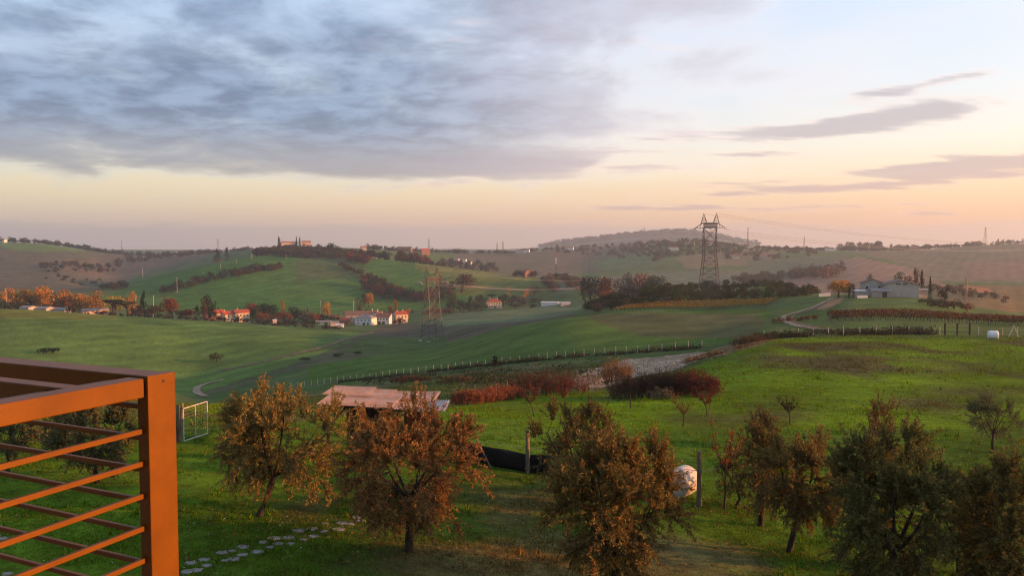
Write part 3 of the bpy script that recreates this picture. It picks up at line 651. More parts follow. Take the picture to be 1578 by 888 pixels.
for px, tp, wd, c in ((937, 421, 32, 'rust'), (955, 428, 26, 'grey'), (970, 421, 28, 'grey'), (986, 421, 34, 'rust'), (1012, 419, 36, 'olive'), (910, 420, 30, 'dkgreen')): tree_top('round', px, tp, 600, wd, c, 'rising just behind the olive grove')
tree_top('broad', 938, 438, 560, 30, 'rust', '', 'low rust-red spreading tree at the top left corner of the olive grove')
# ---- hilltop villa belt
W4 = 'in the wooded belt below the hilltop villa'
belt([(394, 1055), (430, 1085), (480, 1100), (540, 1105), (600, 1075)], 80, (9, 15), .95, ['round', 'round', 'broad'], ['brown', 'dkgreen', 'redbrown', 'olive', 'brown'], W4, 21, 5, 16)
belt([(425, 1040), (480, 1030), (545, 1050)], 38, (8, 14), 1.05, ['round', 'bush'], ['brown', 'greygreen', 'olive'], W4, 22, 5, 20)
belt([(585, 1085), (640, 1055), (690, 1015)], 22, (4, 8), 1.0, ['round', 'bush'], ['dkgreen', 'brown', 'olive'], W4, 23, 6, 8)
for px, tp, wd in ((430, 365, 7), (462, 366, 6), (457, 365, 4)): tree_top('cypress', px, tp, 1110, wd, 'dkgreen', 'standing up beside the hilltop villa')
tree_top('round', 514, 371, 1105, 19, 'dkgreen', '', 'big dark round tree on the hilltop right of the villa')
belt([(535, 1020), (552, 1005), (562, 990)], 14, (9, 14), .9, ['round'], ['rust', 'rust', 'brown', 'redbrown'], 'glowing beside the white hill house', 24, 4, 12)
belt([(608, 1075), (635, 1060), (662, 1045)], 14, (11, 18), .95, ['round'], ['rust', 'brown', 'redbrown', 'rust'], 'at the top edge of the light green slope', 25, 5, 8)
belt([(680, 1360), (720, 1390), (765, 1420)], 34, (8, 14), 1.0, ['round'], ['dkgreen', 'greygreen', 'olive', 'brown'], 'around the white hill houses', 26, 7, 50)
for px, tp, wd in ((335, 383, 12), (350, 382, 9)): tree_top('conifer' if px < 340 else 'cypress', px, tp, 1150, wd, 'dkgreen', '', 'dark conifer left of the tiny white chapel-like house' if px < 340 else 'dark cypress right of the tiny white chapel-like house')
belt([(418, 1325), (450, 1325), (505, 1330)], 16, (6, 9), 1.1, ['round', 'bush'], ['dkgreen', 'brown', 'olive'], 'close around the hilltop villa', 27, 6, 8)
# ---- left brown hills and ridge
belt([(25, 720), (52, 730), (80, 740)], 9, (8, 13), 1.0, ['round'], ['dkgreen', 'green', 'dkgreen'], 'at the foot of the left brown hill', 31, 8, 12)
belt([(160, 850), (180, 860), (198, 870)], 8, (8, 12), 1.0, ['round', 'bush'], ['dkgreen', 'brown'], 'in the hollow under the ploughed slope', 32, 4, 10)
belt([(60, 1180), (110, 1250), (160, 1350), (200, 1500), (260, 1560), (310, 1500)], 60, (7, 13), 1.05, ['round', 'bush'], ['dkgreen', 'brown', 'olive', 'brown'], 'in the dark band between the brown hills', 33, 7, 50)
belt([(70, 1120), (120, 1060), (170, 1180)], 22, (3, 6), 1.4, ['bush'], ['dkgreen', 'olive'], 'scattered over the left brown slope', 34, 14, 60)
woods('ridge_woodland', [(-60, 1700), (60, 1720), (130, 1750), (200, 1800), (300, 1800), (390, 1750)], 210, (8, 15), 1.0, ['round', 'broad'], ['dkgreen', 'brown', 'olive', 'dkgreen'], 'dark tree line along the left skyline ridge', 41, 6, 30)
woods('ridge_woodland', [(560, 1500), (640, 1650), (720, 1850), (800, 1950), (860, 2050)], 150, (7, 14), 1.1, ['round', 'broad'], ['dkgreen', 'brown', 'grey'], 'dark tree line along the middle skyline ridge', 42, 8, 60)
woods('hill_woodland', [(1000, 1700), (1060, 1750), (1100, 1800), (1150, 1700), (1250, 1650)], 260, (7, 13), 1.1, ['round', 'broad'], ['dkgreen', 'brown', 'greygreen', 'olive'], 'scattered hazy woods behind the tall pylon', 43, 26, 240)
woods('hill_woodland', [(1140, 1050), (1200, 1080), (1290, 1100)], 120, (9, 16), 1.0, ['round', 'broad'], ['greygreen', 'brown', 'grey'], 'hazy brown wood on the slope right of the tall pylon', 44, 14, 60)
woods('ridge_woodland', [(1180, 1820), (1260, 1800), (1340, 1780), (1420, 1780), (1500, 1840), (1620, 1900)], 190, (7, 14), 1.05, ['round', 'broad'], ['dkgreen', 'brown', 'dkgreen'], 'dark tree line along the right skyline ridge', 45, 8, 24)
woods('hill_woodland', [(850, 4750), (900, 4700), (950, 4700), (1000, 4700), (1045, 4700), (1090, 4700), (1150, 4750)], 420, (24, 44), 1.3, ['round'], ['dkgreen', 'dkgreen', 'grey'], 'blue-grey wooded crest of the far hill', 46, 24, 260)
woods('hill_woodland', [(880, 2000), (950, 1900), (1040, 1700)], 90, (7, 12), 1.2, ['round', 'bush'], ['dkgreen', 'olive', 'brown'], 'scattered hedges on the hazy middle slope', 47, 30, 220)
belt([(1296, 1760), (1312, 1755), (1340, 1750), (1362, 1750)], 16, (14, 24), .9, ['round'], ['dkgreen', 'dkgreen', 'brown'], 'in the tall clump on the right skyline', 48, 3, 10)
belt([(1375, 1750), (1400, 1760), (1430, 1770)], 12, (10, 16), 1.0, ['round'], ['dkgreen', 'brown'], 'in the lower clump on the right skyline', 49, 4, 10)
for k in range(9): tree_top('cypress', 1538 + k * 6 + (k * 37 % 5), 368 + (k * 13 % 6), 1870, 4, 'dkgreen', 'on the right end of the skyline ridge')
tree_top('cypress', 1373, 375, 1740, 3, 'dkgreen', '', 'lone dark cypress on the right skyline')
belt([(1255, 1000), (1275, 990), (1290, 985)], 8, (12, 17), 1.0, ['round'], ['rust', 'brown', 'tan'], 'at the top end of the hazy slope wood', 50, 5, 20)
belt([(1430, 640), (1460, 600), (1500, 560), (1560, 540)], 20, (4, 8), 1.1, ['round', 'bush'], ['brown', 'rust', 'greygreen', 'olive'], 'scattered on the warm slope right of the barn', 51, 8, 30)
belt([(1170, 560), (1200, 560), (1250, 570)], 9, (7, 10), 1.1, ['round', 'bush'], ['tan', 'grey', 'rust'], 'hazy behind the olive grove and the pylon', 52, 10, 20)
# ---- by the barn
tree_top('round', 1292, 428, 312, 30, 'orange', '', 'orange autumn tree left of the grey barn'); tree_top('round', 1308, 433, 322, 20, 'brown', '', 'brown tree tucked behind the orange tree left of the barn')
tree_top('cypress', 1420, 417, 318, 9, 'dkgreen', '', 'taller of the two dark cypresses right of the barn'); tree_top('cypress', 1433, 427, 312, 6, 'dkgreen', '', 'shorter of the two dark cypresses right of the barn')
tree_top('round', 1456, 441, 350, 16, 'dkgreen', '', 'dark round bush on the warm slope right of the cypresses')
tree_top('round', 1386, 419, 420, 22, 'greygreen', 'in haze behind the barn roof'); tree_top('round', 1341, 423, 420, 14, 'grey', 'in haze behind the barn roof'); tree_top('poplar', 1410, 414, 430, 10, 'redbrown', 'in haze behind the barn roof'); tree_top('round', 1398, 424, 430, 18, 'redbrown', 'in haze behind the barn roof')
for px, tp, Y, wd, c in ((1430, 455, 262, 24, 'greygreen'), (1448, 456, 262, 22, 'grey'), (1470, 456, 260, 24, 'olive'), (1490, 461, 258, 16, 'tan'), (1436, 462, 250, 16, 'olive'), (1460, 463, 252, 18, 'brown')): tree_top('bush', px, tp, Y, wd, c, 'in the thicket above the right vineyard')
for px in (1309, 1316): tree_top('cypress', px, 442, 300, 5, 'dkgreen', 'in the pair of small cypresses by the farm drive')
# ---- olive grove on the rise: rows across the slope
GR = random.Random(77); n_ol = 0
for r in range(11):
    Y = 335 + r * 9.0
    for k in range(46):
        X0 = 26 + k * 5.6 + (r % 2) * 2.2 + GR.uniform(-.6, .6); Yy = Y + GR.uniform(-1, 1) + (X0 - 100) * .03
        p = (X0, Yy, gz(X0, Yy)); px, py = project(*p)
        inb = (908 + max(0, (r - 4)) * -1 < px < 1062 and py < 486 - (px - 908) * .085) or (1062 <= px < 1215 and (r >= 9)) or (1010 < px < 1262 and py > 452 and py < 472 and r in (1, 2, 3) and px > 1045 - r * 4) or (1190 < px < 1262 and r > 3 and r < 9 and GR.random() < .5)
        if py > 478 and px > 1000: inb = False
        if inb:
            h = GR.uniform(4.4, 6.0)
            o = far_tree('bush' if GR.random() < .4 else 'round', (p[0], p[1], p[2] - h * .22), h * 1.15, h * 1.15, GR.choice(['olive', 'greygreen', 'green', 'dkgreen']), '', None, 'grey-green olive tree in the grove round the tall pylon', 'grove_olive_tree')
            o['group'] = 'olive trees of the grove on the rise'; o['category'] = 'olive tree'; n_ol += 1
print('grove', n_ol)
# ------------------------------------------------------------------ buildings
def wallmat(n, c): return mat(n, c, .9, var=.12, scale=.6, spec=.15, bump=.2, bscale=4)
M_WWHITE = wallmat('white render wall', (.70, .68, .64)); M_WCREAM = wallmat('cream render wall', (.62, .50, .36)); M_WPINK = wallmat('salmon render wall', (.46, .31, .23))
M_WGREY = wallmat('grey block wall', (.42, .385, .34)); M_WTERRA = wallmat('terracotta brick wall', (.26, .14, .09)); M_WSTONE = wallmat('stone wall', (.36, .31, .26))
def roofmat(n, c): return mat(n, c, .9, var=.4, scale=1.1, spec=.15, bump=.7, bscale=9, stretch=(1, 3, 1))
M_RRED = roofmat('red clay tile roof', (.42, .095, .050)); M_RTERRA = roofmat('terracotta tile roof', (.32, .14, .085)); M_RBROWN = roofmat('brown tile roof', (.20, .125, .09)); M_RGREY = roofmat('grey sheet roof', (.30, .28, .27)); M_RWHITE = mat('pale sheet roof', (.66, .65, .64), .6, var=.2, scale=1)
M_GLASS = mat('dark window glass', (.025, .027, .032), .15, spec=.6, var=.1); M_FRAME = mat('window frame paint', (.45, .40, .34), .7, var=.1); M_DOOR = mat('dark wood door', (.06, .045, .035), .8)
def house(name, loc, wd, dp, wh, rh, yaw, wmat, rmat, label, cat='house', hip=False, wins=None, doors=(), chim=0, over=.35, gable_win=None, group=None, win=(.9, 1.2), side=None):
    """front faces -y before yaw; ridge runs along x (or along y when gable_front)"""
    root = empty(name, loc, yaw, label, cat, group)
    b = MB(); x, y = wd / 2, dp / 2
    V = [(-x, -y, -1.5), (x, -y, -1.5), (x, y, -1.5), (-x, y, -1.5), (-x, -y, wh), (x, -y, wh), (x, y, wh), (-x, y, wh)]
    Fc = [(0, 1, 5, 4), (1, 2, 6, 5), (2, 3, 7, 6), (3, 0, 4, 7)]
    gf = gable_win is not None
    if not hip:
        if gf: V += [(0, -y, wh + rh), (0, y, wh + rh)]; Fc += [(4, 5, 8), (6, 7, 9)]
        else: V += [(-x, 0, wh + rh), (x, 0, wh + rh)]; Fc += [(4, 8, 7), (5, 6, 9)]
    b.add(V, Fc); b.build('wall', wmat, root)
    th = .22; r = MB(); ov = over
    if hip:
        k = max(x - y, .3) if x > y else .3
        lo = wh - .05; e = [(-x - ov, -y - ov, lo), (x + ov, -y - ov, lo), (x + ov, y + ov, lo), (-x - ov, y + ov, lo)]
        up = [(a, c, z + th) for a, c, z in e]; rd = [(-k, 0, wh + rh + th), (k, 0, wh + rh + th)]
        r.add(e + up + rd, [(3, 2, 1, 0), (0, 1, 5, 4), (1, 2, 6, 5), (2, 3, 7, 6), (3, 0, 4, 7), (4, 5, 9, 8), (6, 7, 8, 9), (5, 6, 9), (7, 4, 8)])
        ro = r.build('roof', rmat, root)
    else:
        for s in (-1, 1):
            half = (x if gf else y); sl = rh / half; o = half + ov
            pts = [(o * s, wh - ov * sl + .02), (0, wh + rh + .02)]
            ln = (y if gf else x) + ov
            V = []
            for (q, z) in pts:
                for dz in (0, th):
                    for l in (-ln, ln): V.append((q, l, z + dz) if gf else (l, q, z + dz))
            r.add(V, [(0, 1, 5, 4), (2, 6, 7, 3), (0, 2, 3, 1), (4, 5, 7, 6), (0, 4, 6, 2), (1, 3, 7, 5)])
        ro = r.build('roof', rmat, root)
    for k in range(chim):
        cx = (-.25 + .5 * k) * wd; c = MB().box((cx, .12 * dp, wh + rh + .2), (.6, .6, 1.6)); c.box((cx, .12 * dp, wh + rh + 1.07), (.8, .8, .14)); c.build('chimney', wmat, ro)
    wl = []
    if wins:
        for row, (zc, n) in enumerate(wins):
            for k in range(n): wl.append((((k + .5) / n - .5) * wd * .9, zc, win[0], win[1]))
    if gable_win:
        for q in gable_win: wl.append(q)
    for (a, zc, ww, hh) in wl:
        f = MB()
        for q in (-1, 1): f.box((a + q * (ww / 2 + .05), -y - .03, zc), (.1, .12, hh + .2)); f.box((a, -y - .03, zc + q * (hh / 2 + .05)), (ww, .12, .1))
        wo_ = f.build('window', M_FRAME, root)
        MB().box((a, -y - .012, zc), (ww, .03, hh)).build('pane', M_GLASS, wo_)
        MB().box((a, -y - .10, zc - hh / 2 - .14), (ww + .3, .22, .07)).build('sill', M_FRAME, wo_)
    for (a, ww, hh) in doors: MB().box((a, -y - .03, hh / 2), (ww, .1, hh)).build('door', M_DOOR, root)
    if side:
        for (c_, zc, ww, hh) in side:
            MB().box((x + .01, c_, zc), (.05, ww, hh)).build('window', M_GLASS, root)
    return root
def on(px, Y, dz=0): g = G(px, Y); g.z += dz; return g
def hs(name, px, Y, *a, **k): return house(name, on(px, Y), *a, **k)
# orange-lit farm in the valley
hs('barn', 334, 562, 9, 12, 5.0, 2.2, -.30, M_WGREY, M_RRED, 'grey gabled end of the orange-lit valley farm', 'barn', gable_win=[(0, 2.4, 1.0, 1.2)])
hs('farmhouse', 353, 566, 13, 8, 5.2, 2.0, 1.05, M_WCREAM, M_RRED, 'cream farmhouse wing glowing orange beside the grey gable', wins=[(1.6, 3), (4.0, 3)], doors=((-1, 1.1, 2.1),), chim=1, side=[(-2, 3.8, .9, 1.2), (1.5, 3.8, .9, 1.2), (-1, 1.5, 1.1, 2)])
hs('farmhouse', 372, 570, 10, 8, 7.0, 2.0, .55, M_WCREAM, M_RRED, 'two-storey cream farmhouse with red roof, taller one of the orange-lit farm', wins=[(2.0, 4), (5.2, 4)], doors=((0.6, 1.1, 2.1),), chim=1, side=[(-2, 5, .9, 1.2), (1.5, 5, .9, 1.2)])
hs('lean_to', 328, 550, 9, 4, 2.4, .8, .35, M_WTERRA, M_RTERRA, 'low red-roofed lean-to in front of the grey farm gable', 'shed')
# white farm
hs('farmhouse', 564, 575, 13.5, 8, 5.4, 2.0, -.32, M_WWHITE, M_RGREY, 'white farmhouse with grey hipped roof and dark doorway in the valley', hip=True, wins=[(3.9, 4), (1.5, 3)], doors=((0.6, 2.0, 2.3), (3.6, 1.2, 2.2)), win=(.8, .9))
hs('barn', 552, 598, 20, 12, 6.5, 2.6, .3, M_WSTONE, M_RBROWN, 'long stone barn with brown roof behind the white farmhouse', 'barn', wins=[(4.5, 3)])
hs('farmhouse', 577, 600, 9, 8, 7.5, 1.6, -.3, M_WWHITE, M_RTERRA, 'small white house with chimney rising behind the white farmhouse', hip=True, wins=[(5.5, 2)], chim=2)
hs('shed', 531, 580, 7, 6, 3.2, 1.4, .4, M_WTERRA, M_RRED, 'small shed with bright red roof left of the white farmhouse', 'shed')
hs('farmhouse', 593, 582, 11, 8, 5.2, 2.6, -.30, M_WWHITE, M_RTERRA, 'white farmhouse with red-brown roof and upper window row, right of the grey-roofed one', wins=[(3.9, 4)], doors=((-2.5, 2.4, 2.0), (0.8, 2.4, 2.0)), chim=1, win=(.9, 1.4))
hs('farmhouse', 617, 586, 9, 8, 6.6, 2.0, .5, M_WCREAM, M_RRED, 'rightmost red-roofed house of the white valley farm', wins=[(4.8, 3), (1.8, 2)], chim=2, side=[(0, 4.8, .9, 1.3)])
hs('greenhouse', 499, 572, 11, 5, 2.4, .7, .1, mat('pale green cladding', (.20, .34, .29), .6), M_RGREY, 'low greenish shed at the left end of the white farm', 'shed', doors=((2, 2.2, 2.0),))
hs('shed', 515, 560, 6, 5, 2.4, .8, .4, M_WSTONE, M_RGREY, 'small grey shed in front of the bright red roof', 'shed')
hs('shed', 524, 545, 5, 3, 1.7, .5, .1, M_WWHITE, M_RWHITE, 'small white hut at the hamlet edge beside the brown bush', 'shed')
hs('water_tower', 423.5, 540, 2.6, 2.6, 3.6, .5, .3, M_WCREAM, M_RWHITE, 'small pale square hut in the bushes between the valley farms', 'hut', hip=True, doors=((0, .9, 1.9),))
# red roof house, sheds
hs('country_house', 761, 748, 14, 10, 6.2, 2.4, .12, M_WCREAM, M_RRED, 'two-storey cream country house with red hipped roof in the middle valley', hip=True, wins=[(4.9, 5), (1.9, 4)], doors=((.4, 1.4, 2.3),), chim=2, side=[(-2.5, 4.9, .9, 1.2), (2, 4.9, .9, 1.2)])
hs('shed', 848, 760, 17, 7, 2.6, .7, -.2, M_WWHITE, M_RWHITE, 'long low white shed with pinkish end on the pale field', 'shed')
hs('shed', 871, 745, 9, 5, 2.4, .5, .1, M_WGREY, M_RWHITE, 'small flat pale shed right of the long white shed', 'shed')
hs('barn', 811, 905, 8, 8, 5, 3.4, .55, M_WTERRA, M_RTERRA, 'terracotta gabled barn among trees on the light green slope', 'barn', gable_win=[(0, 3.5, 1.2, 1.2)])
hs('hill_house', 519, 1075, 15, 9, 3.8, 1.2, -.2, M_WCREAM, M_RWHITE, 'pale low house with white terrace roof below the hilltop wood', hip=True, wins=[(2.2, 4)])
hs('shed', 528, 1062, 10, 6, 2.2, .4, .1, M_WSTONE, M_RWHITE, 'flat white-roofed annexe in front of the pale hill house', 'shed')
# hilltop villa
for px, wd, wh, wm, lab in ((446, 26, 6.0, M_WCREAM, 'long cream wing of the hilltop villa between the cypresses'), (472, 14, 7.5, M_WPINK, 'salmon end block of the hilltop villa right of the cypresses'), (436, 12, 5, M_WSTONE, 'stone block at the left end of the hilltop villa')):
    hs('villa', px, 1340, wd, 9, wh, 2.2, .35, wm, M_RTERRA, lab, 'villa', wins=[(3.5, 5)], chim=1)
for k, (px, Y, wd, wm, rm) in enumerate(((572, 1330, 9, M_WWHITE, M_RTERRA), (578, 1300, 8, M_WPINK, M_RTERRA), (560, 1370, 9, M_WSTONE, M_RTERRA))):
    hs('cottage', px, Y, wd, 7, 4.5, 1.8, .4, wm, rm, ('tiny white cottage in trees right of the hilltop villa', 'tiny salmon cottage in trees right of the hilltop villa', 'tiny stone cottage on the skyline right of the villa')[k], wins=[(2.5, 2)])
hs('farm_building', 624, 1480, 26, 10, 6, 3, -.2, M_WTERRA, M_RBROWN, 'long brown-roofed building on the middle skyline', 'building', wins=[(3.5, 5)])
hs('farm_building', 655, 1470, 16, 10, 8, 3, .4, M_WTERRA, M_RRED, 'red-brick house glowing on the middle skyline', 'house', wins=[(5.5, 4)], chim=1)
for px, Y, wd, lab in ((702, 1450, 14, 'leftmost of the white hill houses behind the light green slope'), (714, 1470, 12, 'middle one of the white hill houses behind the light green slope'), (722, 1440, 11, 'rightmost of the white hill houses behind the light green slope')):
    hs('white_house', px, Y, wd, 9, 5, 2, -.3, M_WWHITE, M_RGREY, lab, wins=[(3, 3)])
hs('white_house', 338, 1165, 8, 7, 4, 2, .2, M_WWHITE, M_RTERRA, 'tiny white chapel-like house between two dark conifers', wins=[(2.5, 2)])
for px, Y, wd, wm, lab in ((1038, 1650, 20, M_WWHITE, 'white house on the hazy hill left of the tall pylon'), (1094, 1800, 16, M_WWHITE, 'white house seen through the top of the tall pylon'), (1066, 1780, 14, M_WCREAM, 'cream house just left of the tall pylon on the hill'),
    (1132, 1500, 18, M_WCREAM, 'low cream house in the woods right of the tall pylon'), (1176, 1500, 12, M_WSTONE, 'stone house in hazy woods right of the tall pylon'), (1278, 1740, 18, M_WWHITE, 'white house on the right skyline beside the tall clump'), (802, 1900, 18, M_WCREAM, 'pale house on the skyline left of the far blue hill'), (812, 1890, 12, M_WWHITE, 'small white house on the skyline left of the striped mast'), (872, 1950, 18, M_WCREAM, 'cream house at the foot of the far blue hill'), (880, 1900, 12, M_WWHITE, 'small white house at the foot of the far blue hill'), (1148, 1850, 22, M_WWHITE, 'long white house on the hill right of the tall pylon'), (1408, 1740, 16, M_WTERRA, 'reddish house in the lower clump on the right skyline'), (5, 1690, 14, M_WWHITE, 'white house at the left end of the skyline')):
    hs('distant_house', px, Y, wd, 9, 5.5, 2.2, -.25, wm, M_RTERRA, lab, wins=[(3.5, 4)])
# long sheds behind the left field
for k, (px, wd) in enumerate(((44, 7), (66, 12), (91, 15))):
    hs('poultry_shed', px, 503 + k * 3, wd, 7, 3.0, .9, -.25, M_WGREY, M_RGREY, ('leftmost of three low pale-roofed sheds behind the left field', 'middle one of three low pale-roofed sheds behind the left field', 'rightmost of three low pale-roofed sheds behind the left field')[k], 'shed')
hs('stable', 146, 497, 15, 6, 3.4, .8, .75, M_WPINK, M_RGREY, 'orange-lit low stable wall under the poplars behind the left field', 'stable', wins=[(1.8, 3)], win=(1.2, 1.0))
# the grey barn on the right rise
brn = hs('barn', 1386, 302, 11.6, 14, 4.6, 1.7, -.36, M_WGREY, roofmat('barn sheet roof', (.27, .20, .17)), 'grey block barn with low gable and two dark top windows on the right rise', 'barn', gable_win=[(-1.15, 5.0, 1.6, .55), (1.15, 5.0, 1.6, .55)], over=.5)
MB().tube([(5.86, -7.06, 4.5), (5.86, -7.06, -.4)], .07, 6).build('downpipe', M_FRAME, brn)
hs('farmhouse', 1344, 312, 8.2, 9, 4.9, 1.5, -.36, M_WGREY, M_RBROWN, 'grey farmhouse with brown gable left of the grey barn', gable_win=[(-2.2, 3.4, .9, 1.0), (2.2, 3.4, .9, 1.0)], chim=1)
hs('lean_to', 1357, 297, 6.6, 5, 2.3, .9, -.36, M_WSTONE, M_RGREY, 'low shed between the grey barn and the brown-gabled farmhouse', 'shed', doors=((1.2, 1.6, 2.0),))
hs('lean_to', 1416, 306, 5.2, 7, 2.6, .6, -.36, M_WSTONE, M_RGREY, 'low grey lean-to against the right side of the barn', 'shed')
hs('shed', 1323, 300, 3.6, 3, 2.4, .3, 0, M_WSTONE, M_RWHITE, 'tiny white-roofed shed left of the brown-gabled farmhouse', 'shed')
def lowwall(px0, px1, Y, h, lab, m):
    a, b = on(px0, Y), on(px1, Y); o = MB().bar((a.x, a.y, a.z + h / 2 - .2), (b.x, b.y, b.z + h / 2 - .2), .3, h + .4).build('garden_wall', m); tag(o, lab, 'wall')
lowwall(1321, 1337, 294, 1.0, 'low white wall in front of the brown-gabled farmhouse', M_WWHITE); lowwall(1410, 1428, 298, 1.3, 'low pale wall at the right foot of the grey barn', M_WSTONE)
lowwall(1262, 1280, 330, 1.4, 'low white wall beside the farm drive left of the orange tree', M_WWHITE)

# ------------------------------------------------------------------ pylons and power lines
def lattice(mb, a0, a1, b0, b1, n, w):
    """zig-zag between two chords"""
    for k in range(n):
        p, q = k / n, (k + 1) / n
        A, B = a0.lerp(a1, p), b0.lerp(b1, q); mb.bar(A, B, w); mb.bar(b0.lerp(b1, p), a0.lerp(a1, q), w)
        mb.bar(a0.lerp(a1, q), b0.lerp(b1, q), w)
def pylon(name, loc, yaw, s, label):
    root = empty(name, loc, yaw, label, 'pylon'); root.scale = (s, s, s)
    Vv = Vector; hb, hw, zw, zb = 4.6, 3.1, 18.0, 32.0
    cn = [(-1, -1), (1, -1), (1, 1), (-1, 1)]
    foot = [Vv((x * (hb + .2), y * (hb + .2), -1.0)) for x, y in cn]; knee = [Vv((x * hb * .93, y * hb * .93, 4.5)) for x, y in cn]
    waist = [Vv((x * hw, y * hw, zw)) for x, y in cn]; top = [Vv((x * 3.3, y * 1.4, zb)) for x, y in cn]
    for k in range(4):
        m = MB(); m.bar(foot[k], waist[k], .34); m.bar(waist[k], top[k], .30); m.build('leg', M_STEEL, root)
        MB().box((foot[k].x, foot[k].y, -.6), (1.5, 1.5, 1.6)).build('footing', M_CONC, root)
    for k in range(4):
        j = (k + 1) % 4; m = MB(); lattice(m, knee[k], waist[k], knee[j], waist[j], 4, .15)
        mid = (knee[k] + knee[j]) / 2; m.bar(foot[k].lerp(knee[k], .35), mid, .16); m.bar(foot[j].lerp(knee[j], .35), mid, .16); m.bar(knee[k], knee[j], .18)
        m.build('bracing', M_STEEL, root)
        m = MB(); lattice(m, waist[k], top[k], waist[j], top[j], 2 if k % 2 == 0 else 4, .17); m.build('bracing', M_STEEL, root)
    L = 7.9
    br = MB(); zt = zb + 2.6
    for y in (-1.2, 1.2):
        a, b = Vv((-3.6, y, zb)), Vv((3.6, y, zb)); c, d = Vv((-3.6, y, zt)), Vv((3.6, y, zt))
        br.bar(a, b, .24); br.bar(c, d, .24); lattice(br, a, b, c, d, 7, .16)
    for x in np.linspace(-3.6, 3.6, 8): br.bar((x, -1.2, zb), (x, 1.2, zb), .14); br.bar((x, -1.2, zt), (x, 1.2, zt), .14)
    br.build('bridge', M_STEEL, root)
    for sgn in (-1, 1):
        ar = MB(); tip = Vv((sgn * L, 0, zb))
        for y in (-1.2, 1.2):
            ar.bar((sgn * 3.6, y, zb), tip, .2); ar.bar((sgn * 3.6, y, zt), tip, .18)
            for q in (.33, .66): ar.bar(Vv((sgn * 3.6, y, zb)).lerp(tip, q), Vv((sgn * 3.6, y, zt)).lerp(tip, q), .12)
        ar.build('crossarm', M_STEEL, root)
        pk = MB(); apex = Vv((sgn * 3.3, 0, zt + 5.0)); bs = [Vv((sgn * 1.7, -1.2, zt)), Vv((sgn * 4.7, -.8, zt - .7)), Vv((sgn * 4.7, .8, zt - .7)), Vv((sgn * 1.7, 1.2, zt))]
        for q in range(4):
            pk.bar(bs[q], apex, .17); j = (q + 1) % 4
            for e in (.35, .65): pk.bar(bs[q].lerp(apex, e), bs[j].lerp(apex, e), .11); pk.bar(bs[q].lerp(apex, e - .3), bs[j].lerp(apex, e), .09)
        pk.build('earth_peak', M_STEEL, root)
    for (x, n_) in ((-L, 2), (0, 2), (L, 2)):
        for sy in (-1, 1):
            i_ = MB(); a = Vv((x, 0, zb)); b = Vv((x + .3, sy * 3.6, zb - .9)); i_.tube([a.lerp(b, t) for t in np.linspace(0, 1, 13)], [.05 if k % 2 else .24 for k in range(13)], 6); i_.build('insulator', M_INSUL, root)
    return root
PY1 = on(1093, 412); PY2 = on(666, 398)
p1 = pylon('power_pylon', PY1, RAD(-24), 1.0, 'tall lattice pylon standing on the olive grove rise'); p2 = pylon('power_pylon', PY2, RAD(34), .93, 'lattice pylon standing in the valley, left of the olive grove')
def cable(a, b, sag, r, label, group=None):
    a, b = Vector(a), Vector(b); pts = []
    for k in range(25):
        t = k / 24; p = a.lerp(b, t); p.z -= sag * 4 * t * (1 - t); pts.append(p)
    o = MB().tube(pts, r, 4, False).build('power_cable', M_CABLE); return tag(o, label, 'cable', group)
def pyl_pt(o, s, yaw, loc, x, y, z):
    return Vector(loc) + Vector(((x * cos(yaw) - y * sin(yaw)) * s, (x * sin(yaw) + y * cos(yaw)) * s, z * s))
CB = ['lower cable from the left arm', 'lower cable from the middle', 'lower cable from the right arm', 'upper wire from the left peak', 'upper wire from the right peak']
for k, (x, zz) in enumerate(((-7.9, 31), (0, 31), (7.9, 31), (-3.3, 39.5), (3.3, 39.5))):
    a = pyl_pt(p1, 1, RAD(-24), PY1, x, 3.6 if zz < 35 else 0, zz)
    b = PT(1650 + x * 2, 377 - (8 if zz > 35 else 0), 900); cable(a, b, 9, .06, f'{CB[k]} of the tall pylon running right', 'cables running right from the tall pylon')
for k, (x, zz) in enumerate(((-7.9, 28.6), (0, 28.6), (7.9, 28.6), (-3.3, 36.5), (3.3, 36.5))):
    a = pyl_pt(p2, 1, RAD(34), PY2, x * .93, 3.4 if zz < 35 else 0, zz); b = PT(996 + x * 1.2, 415 - (6 if zz > 35 else 0), 1250)
    cable(a, b, 14, .05, f'{CB[k]} of the valley pylon running to the distance', 'cables running from the left pylon')
